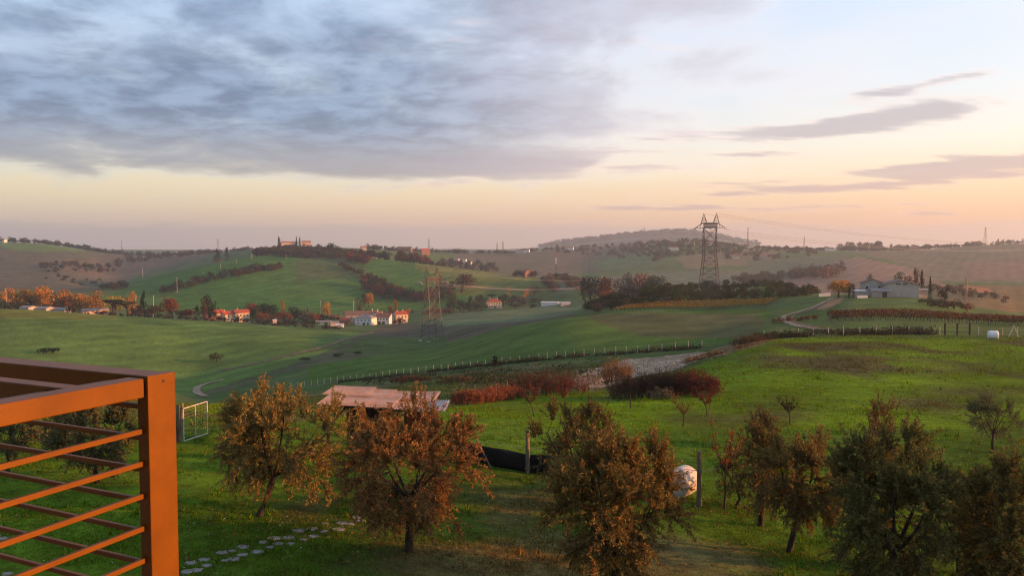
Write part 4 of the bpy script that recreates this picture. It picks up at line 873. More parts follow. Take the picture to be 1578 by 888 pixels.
for k, (px, tp, Y, hw) in enumerate(((336, 368, 1500, 2.2), (661, 367, 1600, 1.8), (766, 373, 1900, 1.6), (775, 372, 1900, 2.6), (1152, 350, 1500, 1.6), (1239, 364, 1700, 1.5), (1518, 350, 1850, 3.2), (1488, 427, 430, .6), (902, 382, 1450, 3.5), (989, 352, 4700, 3), (993, 351, 4700, 5), (1009, 352, 4700, 3), (188, 370, 1650, 1.5), (479, 400, 1150, .3))):
    g = on(px, Y); top = PT(px, tp, Y).z - g.z
    if top < 4: top = 12
    lab = ('lattice mast above the tiny white chapel-like house', 'slim mast above the red-brick skyline house', 'left one of two slim masts on the middle skyline', 'right one of two slim masts on the middle skyline', 'slim mast on the skyline right of the tall pylon', 'slim mast between the tall pylon and the right skyline clump', 'lattice mast on the right skyline', 'small pale mast behind the grey barn', 'hazy lattice pylon in the middle distance left of the tall pylon', 'left mast on the far blue hill', 'thick middle mast on the far blue hill', 'right mast on the far blue hill', 'slim mast on the left skyline', 'pole beside the hilltop wood')[k]
    m = MB(); n = 7
    for x, y in ((-1, -1), (1, -1), (1, 1), (-1, 1)): m.bar((x * hw, y * hw, -1), (x * hw * .18, y * hw * .18, top), max(.12, Y * .00016))
    for q in range(n):
        z0, z1 = top * q / n, top * (q + 1) / n; w0, w1 = hw * (1 - .82 * q / n), hw * (1 - .82 * (q + 1) / n)
        for (ax, ay), (bx, by) in zip(((-1, -1), (1, -1), (1, 1), (-1, 1)), ((1, -1), (1, 1), (-1, 1), (-1, -1))): m.bar((ax * w0, ay * w0, z0), (bx * w1, by * w1, z1), max(.08, Y * .0001))
    root = empty('lattice_mast', g, .4, lab, 'mast'); m.build('tower', M_STEEL, root)
    if hw > 2: 
        c = MB()
        for q in (.70, .84, .96): c.bar((-hw * 1.3, 0, top * q), (hw * 1.3, 0, top * q), max(.15, Y * .00016))
        c.build('crossarm', M_STEEL, root)
# red and white striped mast
g = on(857, 1150); top = PT(857, 386, 1150).z - g.z; root = empty('striped_mast', g, 0, 'red and white striped radio mast in the middle distance', 'mast')
M_SRED = mat('red mast paint', (.45, .09, .06), .6); M_SWHT = mat('white mast paint', (.70, .68, .66), .6)
for k in range(5):
    z0, z1 = top * k / 5, top * (k + 1) / 5; m = MB(); h0, h1 = 1.5 - .14 * k, 1.36 - .14 * k
    for x, y in ((-1, -1), (1, -1), (1, 1), (-1, 1)): m.bar((x * h0, y * h0, z0), (x * h1, y * h1, z1), .4)
    for (ax, ay), (bx, by) in zip(((-1, -1), (1, -1), (1, 1), (-1, 1)), ((1, -1), (1, 1), (-1, 1), (-1, -1))):
        m.bar((ax * h0, ay * h0, z0), (bx * h1, by * h1, z1), .25); m.bar((bx * h0, by * h0, z0), (ax * h1, ay * h1, z1), .25)
    m.build('section', (M_STEEL, M_STEEL, M_STEEL, M_SWHT, M_SRED)[k] if k < 3 else (M_SWHT, M_SRED)[(k + 1) % 2], root)
# utility poles
POLES = [(10, 412, 520, 'left edge poplars'), (43, 425, 640, 'brown hill foot by the left poplars'), (82, 435, 640, 'orange poplars'), (108, 440, 620, 'dip behind the poplars'), (221, 440, 560, 'pointed conifer'), (237, 446, 560, 'hedge end'), (273, 408, 800, 'dark hedge lower end'), (388, 391, 1000, 'green hill top'), (364, 402, 960, 'green hill upper slope'), (340, 411, 930, 'green hill middle slope'), (314, 421, 880, 'green hill lower slope'), (441, 400, 1000, 'green hill by the hilltop wood'), (545, 463, 620, 'white farm'), (494, 464, 640, 'left of the white farm'), (220, 388, 1250, 'ploughed hill crest'), (928, 400, 900, 'copse right of the striped mast')]
for px, tp, Y, lab in POLES:
    g = on(px, Y); h = max(PT(px, tp, Y).z - g.z, 5); h = min(h, 16)
    root = empty('utility_pole', g, .3, f'pale concrete utility pole at the {lab}', 'pole')
    MB().tube([(0, 0, -1), (0, 0, h)], [.26, .16], 6).build('shaft', M_CONC, root); MB().bar((-.9, 0, h - .5), (.9, 0, h - .5), .14).build('crossarm', M_CONC, root)

# ------------------------------------------------------------------ tracks
def ribbon(name, pts, wd, m, label, lift=.03):
    P = [HIT(*p) if len(p) == 3 else G(*p) for p in pts]; Q = []
    for i in range(len(P) - 1):
        n = max(3, int((P[i + 1] - P[i]).length / 2.0))
        for k in range(n): Q.append(P[i].lerp(P[i + 1], k / n))
    Q.append(P[-1])
    X = np.array([q.x for q in Q]); Y = np.array([q.y for q in Q])
    kk = 7; ker = np.ones(kk) / kk; X = np.convolve(np.pad(X, kk // 2, mode='edge'), ker, 'valid'); Y = np.convolve(np.pad(Y, kk // 2, mode='edge'), ker, 'valid')
    dx, dy = np.gradient(X), np.gradient(Y); l = np.hypot(dx, dy) + 1e-6; nx, ny = -dy / l, dx / l
    V = []; nW = 5
    wv = wd * (1 + .25 * fbm(X / 5, Y / 5, 91, 2))
    for j in range(nW):
        f = (j / (nW - 1) - .5) * wv; xx, yy = X + nx * f, Y + ny * f
        V.append(np.stack([xx, yy, height(xx, yy) + lift + .0006 * yy], 1))
    V = np.stack(V, 1).reshape(-1, 3); n = len(X); I = np.arange(n * nW).reshape(n, nW)
    q = np.stack([I[:-1, :-1], I[1:, :-1], I[1:, 1:], I[:-1, 1:]], -1).reshape(-1, 4)
    o = bpy.data.objects.new(name, fastmesh(name, V, [(q, 0)], [m], True)); link(o); return tag(o, label, 'track', kind='structure')
M_DIRT = mat('pale dirt track', (.34, .27, .19), 1, var=.4, scale=.5, spec=.05); M_DIRT2 = mat('grassy dirt track', (.19, .155, .095), 1, var=.4, scale=.4, spec=.05)
ribbon('dirt_track', [(318, 612, 150), (302, 604, 150), (304, 596, 150), (330, 588, 150), (350, 586, 150)], 2.4, M_DIRT, 'pale bend of the dirt track below the left field')
ribbon('dirt_track', [(330, 575, 160), (400, 560, 160), (450, 548, 160), (500, 536, 160), (545, 521, 160), (575, 512, 160)], 3.2, M_DIRT2, 'grassy track running up the valley to the white farm')
ribbon('dirt_track', [(1320, 512, 100), (1265, 509, 100), (1225, 502, 100), (1205, 494, 100), (1208, 487, 100), (1230, 482, 100), (1262, 470, 100), (1290, 459, 100)], 1.8, M_DIRT, 'curving dirt track climbing to the barn')
ribbon('dirt_track', [(1295, 510, 100), (1240, 503, 100), (1216, 494, 100), (1222, 487, 100), (1245, 480, 100), (1275, 466, 100)], 1.1, M_DIRT2, 'second wheel rut of the curving track to the barn')
ribbon('field_path', [(690, 441, 600), (760, 446, 600), (830, 448, 600)], 6.0, mat('stubble strip', (.30, .21, .07), 1, var=.3, scale=.1), 'golden strip of stubble across the light green slope', .1)

# ------------------------------------------------------------------ vineyards
def vine_row(pa, pb, cols, label, group, posts, ph=1.9, seed=0, dens=44):
    R = np.random.default_rng(seed); a, b = pa, pb; L = (b - a).length
    root = empty('vine_row', a, 0, label, 'vine row', group)
    n = int(L * dens); t = R.random(n); X = a.x + (b.x - a.x) * t + R.normal(0, .16, n); Y = a.y + (b.y - a.y) * t + R.normal(0, .22, n)
    clump = .75 + .35 * fbm(t * L / 1.6, t * 0 + seed * 3.3, 5, 2)
    zz = .75 + (R.beta(2.2, 1.8, n)) * 1.25 * clump
    P = np.stack([X, Y, height(X, Y) + zz], 1) - np.array(a)
    nn = unit(n, R); d = unit(n, R); d -= nn * (d * nn).sum(1)[:, None]; d /= np.linalg.norm(d, axis=1)[:, None]
    s = R.uniform(.20, .36, n); V, Q = leaf_quads(P, d, nn, s, s * .9)
    ci = R.integers(0, len(cols), n); lo_ = zz < 1.05
    cc = np.array([PAL[c] for c in cols])[ci] * R.uniform(.7, 1.3, (n, 1)); cc[lo_] = np.array(PAL['brown']) * .8
    o = bpy.data.objects.new('foliage', fastmesh('vine_foliage', V, [(Q, 0)], [M_WOODS], False, np.repeat(cc, 4, 0))); link(o, root); o['kind'] = 'stuff'
    tr = MB(); k = 0.0
    while k < L:
        p = a.lerp(b, k / L); p = Vector((p.x, p.y, gz(p.x, p.y))) - a; tr.tube([p + Vector((0, 0, -.1)), p + Vector((.05, .03, .5)), p + Vector((0, 0, 1.0))], [.06, .05, .04], 4, False); k += 1.6
    o = tr.build('vine_stems', M_BARKF, root); o['kind'] = 'stuff'
    for k in range(posts + 1):
        p = a.lerp(b, k / posts); p = Vector((p.x, p.y, gz(p.x, p.y))) - a
        MB().bar(p + Vector((0, 0, -.2)), p + Vector((.0, 0, ph)), .085).build('post', M_WOODP, root)
NTH = ['first', 'second', 'third', 'fourth', 'fifth', 'last']
for r in range(6):
    a = G(1281 - r * 1.2, 186 + r * 4.6); b = G(1620 - r * 2, 181 + r * 4.6)
    vine_row(a, b, ['rust', 'brown', 'rust', 'tan', 'redbrown'], 'front row of the brown vineyard below the barn' if r == 0 else f'{NTH[r]} row of the brown vineyard below the barn, counted from the fence', None if r == 0 else 'back rows of the vineyard below the barn', 11, seed=r)
for r in range(6):
    a = G(944 + r * 6, 318 + r * 4.0); b = G(1184 + r * 3, 306 + r * 4.0)
    vine_row(a, b, ['orange', 'yellow', 'yellow', 'orange'], 'front row of the golden vineyard below the olive grove' if r == 0 else f'{NTH[r]} row of the golden vineyard below the olive grove, counted from its near side', None if r == 0 else 'back rows of the golden vineyard', 12, seed=20 + r)

# ------------------------------------------------------------------ long post fences
def fence(pts, spacing, h, wdt, m, label, wires=3, name='wire_fence', by_hit=False):
    P = [G(*p) for p in pts]; Q = []
    for i in range(len(P) - 1):
        L = (P[i + 1] - P[i]).length; n = max(1, round(L / spacing))
        for k in range(n): Q.append(P[i].lerp(P[i + 1], k / n))
    Q.append(P[-1]); R = random.Random(len(Q))
    root = empty(name, Q[0], 0, label, 'fence'); B = Vector(Q[0]); tops = []
    for q in Q:
        z = gz(q.x, q.y); p = Vector((q.x, q.y, z)) - B; hh = h * R.uniform(.92, 1.06); t = p + Vector((R.uniform(-.06, .06), R.uniform(-.05, .05), hh))
        MB().bar(p + Vector((0, 0, -.3)), t, wdt).build('post', m, root); tops.append((p, t))
    for k in range(wires):
        f = (k + .6) / (wires + .1); w_ = MB()
        for (p, t), (p2, t2) in zip(tops[:-1], tops[1:]): w_.bar(p.lerp(t, f), p2.lerp(t2, f), .018)
        w_.build('wire', M_WIRE, root)
    return root
fence([(448, 214), (480, 210), (540, 203), (600, 195), (680, 185), (760, 175), (830, 167), (900, 160), (1000, 152), (1082, 147)], 2.45, 1.55, .13, M_CONC, 'long pale-post fence crossing the green slope left of the bare soil')
fence([(1177, 139), (1230, 138), (1300, 137), (1400, 136), (1448, 135)], 2.7, 1.6, .13, M_CONC, 'pale-post fence along the top of the near right field')
fence([(1508, 133), (1545, 132), (1590, 132)], 2.9, 1.6, .11, M_CONC, 'short pale-post fence behind the white bale at the right edge')
dk = empty('dark_fence', G(1456, 135), 0, 'three dark posts in the fence left of the white bale', 'fence'); B = Vector(G(1456, 135))
for px in (1456, 1475, 1494):
    p = G(px, 135) - B; MB().bar(p + Vector((0, 0, -.3)), p + Vector((0, 0, 2.1)), .22).build('post', M_DARKP, dk)
for z in (.6, 1.2): MB().bar(Vector((0, 0, z)), (G(1494, 135) - B) + Vector((0, 0, z)), .05).build('rail', M_DARKP, dk)
B = G(1562, 128); tr = empty('timber_tripod', B, 0, 'pale timber A-frame beside the white bale at the right edge', 'frame')
for a in ((-.9, 0), (.9, 0), (.1, .9)): MB().bar((a[0], a[1], -.1), (0, 0, 1.9), .12).build('strut', M_CONC, tr)
B = G(1105, 146); gt = empty('field_gate', B, -.1, 'thin wire gate frame at the right end of the long pale fence', 'gate'); Lg = 5.2
for x in (0, Lg): MB().bar((x, 0, -.3), (x, 0, 1.9), .12).build('post', M_WOODP, gt)
MB().bar((0, 0, 1.8), (Lg, 0, 1.75), .07).build('rail', M_WOODP, gt)
# ------------------------------------------------------------------ near trees
def olive(name, base, H, W, seed, label, col=(.062, .066, .034), lean=(0, 0), fork=.30, ntw=520, leaf=(.080, .0255), zlow=.16, per=46, upright=.6, group=None, cat='olive tree', nsec=44, leafmat=None, shape=(1, 1)):
    R = np.random.default_rng(seed); root = empty(name, base, 0, label, cat, group)
    fk = np.array([lean[0], lean[1], H * fork]); tb = MB(); rb = .024 * H ** .95
    k1 = fk * .5 + R.normal(0, .04, 3); tb.tube([(0, 0, -.15), (0, 0, .03), tuple(k1), tuple(fk)], [rb * 1.5, rb * 1.25, rb, rb * .9], 9)
    cc = np.array([lean[0] * 1.6, lean[1] * 1.6, H * (.47 + zlow * .5)]); ax = np.array([W / 2 * shape[0], W / 2 * shape[1], H * (1 - zlow) / 2])
    limbs = []
    nl = 6
    for k in range(nl):
        a = 2 * pi * (k + R.uniform(-.3, .3)) / nl; e = R.uniform(.1, .85)
        tip = cc + ax * np.array([cos(a) * .68 * sqrt(1 - e * e * .6), sin(a) * .68 * sqrt(1 - e * e * .6), e * .75])
        mid = fk * .45 + tip * .55 + np.array([cos(a) * .15, sin(a) * .15, -.12 * H * .3]) + R.normal(0, .08, 3)
        pts = []
        for t in np.linspace(0, 1, 7): pts.append((1 - t) ** 2 * fk + 2 * t * (1 - t) * mid + t * t * tip)
        tb.tube([tuple(p) for p in pts], list(np.linspace(rb * .55, rb * .12, 7)), 6, False); limbs += pts[1:]
    limbs = np.array(limbs)
    sec = unit(nsec, R) * ax * (R.random((nsec, 1)) ** .36) * .92
    wob = 1 + .10 * np.sin(3 * np.arctan2(sec[:, 1], sec[:, 0]) + seed) ; sec *= wob[:, None]
    sec += cc; sec[:, 2] = np.maximum(sec[:, 2], H * zlow * .9)
    tw = MB(); starts = []
    for p in sec:
        q = limbs[np.argmin(((limbs - p) ** 2).sum(1) + R.random(len(limbs)) * .15)]
        m_ = (p + q) / 2 + np.array([0, 0, .12]) + R.normal(0, .07, 3)
        pts = [(1 - t) ** 2 * q + 2 * t * (1 - t) * m_ + t * t * p for t in np.linspace(0, 1, 5)]
        tw.tube([tuple(v) for v in pts], list(np.linspace(rb * .13, rb * .04, 5)), 4, False); starts += [pts[2], pts[3], pts[4], pts[4]]
    starts = np.array(starts); Cn, D = [], []
    wgt = (R.random(len(sec)) ** .8 + .35).repeat(4); wgt /= wgt.sum(); nsh = int(ntw * .22)
    for k in range(ntw):
        s = starts[R.choice(len(starts), p=wgt)]; rel = (s - cc) / ax
        out = rel / (np.linalg.norm(rel) + 1e-6); d = out * .7 + R.normal(0, .6, 3); topness = np.clip(rel[2] * 1.2 + .35, 0, 1)
        d[2] += upright * topness * 1.6 - (1 - topness) * .30; d /= np.linalg.norm(d)
        Lt = R.uniform(.28, .62) * (1 + .35 * topness * R.random()) * min(1, H / 3.4)
        if k < nsh:
            s = starts[np.argmax(starts[R.integers(0, len(starts), 5), 2] * 0 + R.random(5)) if False else R.integers(len(starts))]; rel = (s - cc) / ax; topness = 1.0
            if rel[2] < .05: continue
            d = np.array([rel[0] * .35 + R.normal(0, .16), rel[1] * .35 + R.normal(0, .16), 1.0]); d /= np.linalg.norm(d); Lt = R.uniform(.35, .70) * min(1, H / 3.4)
        droop = -.16 * (1 - topness) - .03
        e = s + d * Lt + np.array([0, 0, droop * Lt]); m_ = s + d * Lt * .55
        if e[2] < .12: continue
        tw.tube([tuple(s), tuple(m_), tuple(e)], [.007, .005, .002], 3, False)
        n = max(6, int(per * Lt / .5)); t = R.random(n) * .95 + .05
        P = (1 - t)[:, None] ** 2 * s + 2 * (t * (1 - t))[:, None] * m_ + (t ** 2)[:, None] * e
        dl = d * .75 + unit(n, R) * .85; dl /= np.linalg.norm(dl, axis=1)[:, None]
        Cn.append(P + dl * leaf[0] * .5); D.append(dl)
    Cn = np.concatenate(Cn); D = np.concatenate(D); n = len(Cn)
    nn = unit(n, R); nn -= D * (nn * D).sum(1)[:, None]; nn /= np.linalg.norm(nn, axis=1)[:, None]
    V, Q = leaf_quads(Cn, D, nn, leaf[0] * R.uniform(.75, 1.4, n), leaf[1] * R.uniform(.8, 1.35, n))
    t_ = tb.build('trunk', M_BARK, root, True); o2 = tw.build('branches', M_TWIG, root)
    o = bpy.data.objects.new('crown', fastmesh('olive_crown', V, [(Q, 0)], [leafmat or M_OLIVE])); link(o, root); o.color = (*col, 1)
    return root
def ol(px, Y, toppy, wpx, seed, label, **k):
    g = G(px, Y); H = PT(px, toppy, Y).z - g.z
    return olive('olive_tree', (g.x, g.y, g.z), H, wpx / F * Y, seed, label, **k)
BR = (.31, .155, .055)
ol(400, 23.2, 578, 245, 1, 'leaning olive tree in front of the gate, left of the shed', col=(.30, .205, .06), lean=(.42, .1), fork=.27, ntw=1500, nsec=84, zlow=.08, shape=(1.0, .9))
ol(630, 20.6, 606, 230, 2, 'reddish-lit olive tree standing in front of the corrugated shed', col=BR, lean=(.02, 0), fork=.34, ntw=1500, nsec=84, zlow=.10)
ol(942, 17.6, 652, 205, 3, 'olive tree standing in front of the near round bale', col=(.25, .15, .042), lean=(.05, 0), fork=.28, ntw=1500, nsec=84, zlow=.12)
ol(890, 26.5, 622, 155, 4, 'olive tree beside the black netting, behind the bale tree', col=(.15, .105, .038), ntw=800, zlow=.06)
ol(1216, 22.3, 672, 150, 5, 'thin olive tree with bare slanting trunk right of the sapling', col=(.22, .15, .048), lean=(.30, .1), fork=.36, ntw=1000, nsec=60, zlow=.22)
ol(1172, 25.0, 632, 66, 14, 'slim sparse olive tree rising behind the slanting-trunk olive', col=(.16, .112, .040), ntw=420, zlow=.15, nsec=32)
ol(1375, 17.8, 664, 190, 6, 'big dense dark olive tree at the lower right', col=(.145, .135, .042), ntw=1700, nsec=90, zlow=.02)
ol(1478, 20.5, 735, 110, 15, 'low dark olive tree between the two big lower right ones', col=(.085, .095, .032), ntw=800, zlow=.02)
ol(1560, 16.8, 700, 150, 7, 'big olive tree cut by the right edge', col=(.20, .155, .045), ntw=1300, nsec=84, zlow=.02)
ol(1355, 33, 612, 64, 8, 'reddish twiggy tree behind the big dark olive', col=(.17, .075, .036), ntw=330, zlow=.12, per=26, cat='tree')
ol(1530, 37, 613, 78, 9, 'small olive tree standing alone in the right field', col=(0.123, 0.133, 0.077), ntw=330, zlow=.30, fork=.36)
ol(150, 26, 606, 150, 10, 'olive tree seen through the railing bars', col=(0.105, 0.108, 0.052), ntw=900, zlow=.2, fork=.3)
ol(12, 27, 632, 90, 11, 'olive tree at the left edge behind the railing', col=(0.105, 0.105, 0.060), ntw=420, zlow=.25, fork=.32)
ol(85, 30, 640, 90, 12, 'small dark olive between the two trees behind the railing', col=(0.091, 0.095, 0.052), ntw=380, zlow=.12)
ol(1135, 27, 700, 70, 13, 'leafy green bush at the foot of the orange-leaved sapling', col=(0.079, 0.108, 0.038), ntw=260, zlow=.0, nsec=30, cat='bush')
# saplings
def sapling(px, Y, H, Wd, seed, label, col, lean=(0, 0), nl=420, fork=.45, stake=False):
    g = G(px, Y); R = np.random.default_rng(seed); root = empty('sapling', g, 0, label, 'sapling')
    m = MB(); fk = np.array([lean[0], lean[1], H * fork]); m.tube([(0, 0, -.1), tuple(fk * .5 + [.03, 0, 0]), tuple(fk)], [.045, .038, .032], 6)
    Cn, D = [], []
    for k in range(9):
        a = R.random() * 6.28; tip = fk + np.array([cos(a) * Wd / 2 * R.uniform(.5, 1), sin(a) * Wd / 2 * R.uniform(.5, 1), H * (1 - fork) * R.uniform(.45, 1)]); md = (fk + tip) / 2 + np.array([cos(a), sin(a), 0]) * .08
        pts = [(1 - t) ** 2 * fk + 2 * t * (1 - t) * md + t * t * tip for t in np.linspace(0, 1, 5)]; m.tube([tuple(p) for p in pts], [.022, .018, .014, .010, .005], 4, False)
        for q in range(5):
            s = pts[R.integers(1, 5)]; e = s + R.normal(0, .14, 3) + [0, 0, .12]; m.tube([tuple(s), tuple(e)], [.008, .004], 3, False)
            n = nl // 45; Cn.append(s + (e - s) * R.random((n, 1)) + R.normal(0, .05, (n, 3))); D.append(unit(n, R))
    Cn = np.concatenate(Cn); D = np.concatenate(D); n = len(Cn); nn = unit(n, R); nn -= D * (nn * D).sum(1)[:, None]; nn /= np.linalg.norm(nn, axis=1)[:, None]
    V, Q = leaf_quads(Cn, D, nn, R.uniform(.06, .12, n), R.uniform(.04, .07, n))
    m.build('trunk', M_TWIG, root); o = bpy.data.objects.new('crown', fastmesh('sapling_leaves', V, [(Q, 0)], [M_LEAF])); link(o, root); o.color = (*col, 1)
    if stake: MB().bar((.18, .05, -.2), (.16, .05, H * .62), .06).build('stake', M_WOODP, root)
    return root
sapling(1052, 45.5, 1.9, 1.4, 1, 'small fruit tree with few orange leaves below the dark thicket', (.17, .06, .022), (.05, 0), 260, .35)
sapling(1090, 50, 2.0, 1.7, 2, 'small reddish fruit tree at the right end of the dark thicket', (.14, .048, .024), (-.12, 0), 700, .38, True)
sapling(1217, 46.5, 1.6, 1.5, 3, 'tiny dark-leaved fruit tree alone in the right field', (.050, .050, .022), (-.05, 0), 620, .42)
sapling(823, 50, 2.2, 1.5, 4, 'leaning young tree in front of the red bushes', (.15, .05, .026), (-.25, 0), 520, .4)
sapling(871, 56, 2.0, 1.5, 5, 'young red-leaved tree at the right end of the red bushes', (.17, .055, .026), (-.15, 0), 600, .38)
sapling(1116, 26.6, 3.1, 1.3, 6, 'slender sapling with orange leaves right of the near bale', (.24, .095, .030), (.02, 0), 300, .42)
sapling(1128, 29, 2.4, 1.0, 7, 'second slender sapling with orange leaves behind the first', (.18, .08, .034), (.0, 0), 240, .4)
# twiggy bushes
def twig_bush(px, Y, wd, H, n, seed, label, col, leafn=10, ls=.10, stem=M_TWIG, dp=None):
    g = G(px, Y); R = np.random.default_rng(seed); root = empty('twiggy_bush', g, 0, label, 'bush'); m = MB(); Cn, D = [], []
    for k in range(n):
        x, y = R.uniform(-.5, .5) * wd, R.uniform(-.5, .5) * (dp or wd * .5); z = gz(g.x + x, g.y + y) - g.z
        hh = H * R.uniform(.55, 1.05) * (1 - .35 * (2 * x / wd) ** 2); d = np.array([R.normal(0, .22) + x / wd * .5, R.normal(0, .22), 1.0])
        s = np.array([x, y, z - .05]); e = s + d * hh; md = (s + e) / 2 + R.normal(0, .06, 3) * H
        m.tube([tuple(s), tuple(md), tuple(e)], [.016 * H / 2, .011 * H / 2, .004], 3, False)
        for q in range(3):
            t = R.uniform(.3, .95); a = s + (e - s) * t; b = a + R.normal(0, .16, 3) * H * .6 + [0, 0, .12 * H]; m.tube([tuple(a), tuple(b)], [.006, .003], 3, False)
            if leafn: Cn.append(a + (b - a) * R.random((leafn, 1)) + R.normal(0, .05 * H, (leafn, 3))); D.append(unit(leafn, R))
    m.build('stems', stem, root)['kind'] = 'stuff'
    if leafn:
        Cn = np.concatenate(Cn); D = np.concatenate(D); k = len(Cn); nn = unit(k, R); nn -= D * (nn * D).sum(1)[:, None]; nn /= np.linalg.norm(nn, axis=1)[:, None]
        V, Q = leaf_quads(Cn, D, nn, R.uniform(.7, 1.4, k) * ls, R.uniform(.5, .8, k) * ls); o = bpy.data.objects.new('leaves', fastmesh('bush_leaves', V, [(Q, 0)], [M_LEAF])); link(o, root); o.color = (*col, 1); o['kind'] = 'stuff'
    return root
RB = (.100, .046, .030)
twig_bush(812, 72, 4.0, 2.3, 90, 1, 'red-brown bush left in the bushes behind the leaning young tree', RB, 14); twig_bush(846, 75, 4.2, 2.3, 80, 2, 'largest red-brown bush in the middle of the red bushes', RB, 14); twig_bush(873, 72, 3.2, 2.0, 70, 3, 'low red bush at the right end of the red bushes', (.15, .05, .03), 12)
twig_bush(897, 76, 3.0, 2.2, 90, 4, 'pale grey leafless bush right of the red bushes', (.2, .16, .13), 0, stem=mat('pale grey stems', (.30, .25, .22), .9))
twig_bush(950, 88, 2.6, 2.6, 130, 5, 'tan rounded bush standing in front of the bare soil', (.26, .15, .06), 9, .12, dp=2.2)
DKB = (.052, .042, .028)
for k, (px, Y, wd, H, c) in enumerate(((975, 65, 3.2, 1.9, (.060, .036, .028)), (1004, 66, 3.6, 2.2, DKB), (1034, 66, 3.6, 2.2, DKB), (1063, 65, 3.2, 2.1, (.095, .036, .028)), (1084, 63, 2.2, 1.8, (.11, .038, .028)))):
    twig_bush(px, Y, wd, H, 110, 10 + k, ('brown left end bush of the dark thicket', 'dark bush second in the thicket from its left end', 'dark middle bush of the thicket', 'reddish bush in the right part of the dark thicket', 'red end bush of the dark thicket beside the fruit tree')[k], c, 15, .11, dp=2.4)
twig_bush(1020, 62, 1.6, 1.1, 60, 17, 'pale straw clump in front of the dark thicket', (.16, .14, .09), 6)
for k, px in enumerate((722, 738, 754, 770, 786)): twig_bush(px, 62 + k * 1.6, 2.2, 1.25, 110, 20 + k, ('leftmost', 'second from left', 'middle', 'second from right', 'rightmost')[k] + ' clump of rust-coloured reeds behind the shed tree', (.25, .095, .045), 7, .12, mat('rust reed stems', (.24, .10, .05), .9) if k == 0 else bpy.data.materials['rust reed stems'])
for k, (px, Y, c) in enumerate(((622, 150, RB), (640, 140, (.10, .06, .03)), (700, 120, (.12, .09, .045)), (1150, 130, (.12, .08, .04)), (1165, 132, (.06, .05, .03)), (1205, 210, (.16, .075, .04)), (1245, 205, (.14, .06, .035)))):
    twig_bush(px, Y, 5.0, 1.3 if k < 3 else 1.6, 60, 30 + k, ('red-brown scrub patch above the shed roof', 'brown scrub patch above the shed roof', 'straw-brown scrub patch right of the shed', 'straw clump at the left end of the right fence', 'dark scrub at the left end of the right fence', 'rust scrub inside the bend of the barn track', 'rust scrub beside the barn track above the bend')[k], c, 12, .16)
# scrub along the fences
def scrub(name, pts, n, hrange, cols, label, seed, jy=1.5, leaf=.3):
    R = np.random.default_rng(seed); P = np.array(pts, float); L = len(P) - 1; t = R.random(n) * L; i = np.minimum(t.astype(int), L - 1); f = t - i
    px = P[i, 0] * (1 - f) + P[i + 1, 0] * f; Y = P[i, 1] * (1 - f) + P[i + 1, 1] * f + R.normal(0, jy, n); X = (px - CX) / F * Y
    dens = fbm(X / 6, Y / 6, seed, 3); k = dens > -.25; X, Y = X[k], Y[k]; n = len(X); hh = R.uniform(*hrange, n) * (.6 + .6 * np.clip(dens[k] + .4, 0, 1))
    m = 5; X = np.repeat(X, m) + R.normal(0, .35, n * m); Y = np.repeat(Y, m) + R.normal(0, .35, n * m); Z = height(X, Y) + np.repeat(hh, m) * R.random(n * m)
    C_ = np.stack([X, Y, Z], 1); N_ = len(C_); D = unit(N_, R) + [0, 0, .7]; D /= np.linalg.norm(D, axis=1)[:, None]; nn = unit(N_, R); nn -= D * (nn * D).sum(1)[:, None]; nn /= np.linalg.norm(nn, axis=1)[:, None]
    s = R.uniform(.6, 1.4, N_) * leaf; V, Q = leaf_quads(C_, D, nn, s * 1.3, s * .6)
    cc = np.array([PAL[c] for c in cols])[R.integers(0, len(cols), N_)] * R.uniform(.6, 1.4, (N_, 1))
    o = bpy.data.objects.new(name, fastmesh(name, V, [(Q, 0)], [M_WOODS], False, np.repeat(cc, 4, 0))); link(o); return tag(o, label, 'scrub', kind='stuff')
scrub('scrub', [(1130, 134), (1200, 138.5), (1300, 137.5), (1450, 136)], 1500, (.3, 1.3), ['dkgreen', 'brown', 'olive', 'brown'], 'dark rough scrub along the foot of the right fence', 3, 1.0)
scrub('scrub', [(520, 204), (700, 181), (830, 166), (1080, 147)], 1500, (.3, 1.0), ['dkgreen', 'brown', 'olive'], 'dark scrub along the long pale-post fence', 4, 1.2)
scrub('scrub', [(560, 190), (700, 150), (800, 120), (950, 120)], 1300, (.15, .5), ['brown', 'green', 'olive', 'green'], 'rough brown weeds on the slope below the fence', 5, 18)
scrub('scrub', [(1210, 150), (1300, 150), (1440, 150)], 900, (.2, .8), ['green', 'dkgreen', 'olive'], 'green weeds between fence and vineyard', 6, 5)
scrub('scrub', [(1060, 108), (1110, 116), (1190, 130)], 700, (.15, .6), ['tan', 'tan', 'brown'], 'straw-coloured dry grass on the edge of the right field', 7, 1.2, .25)

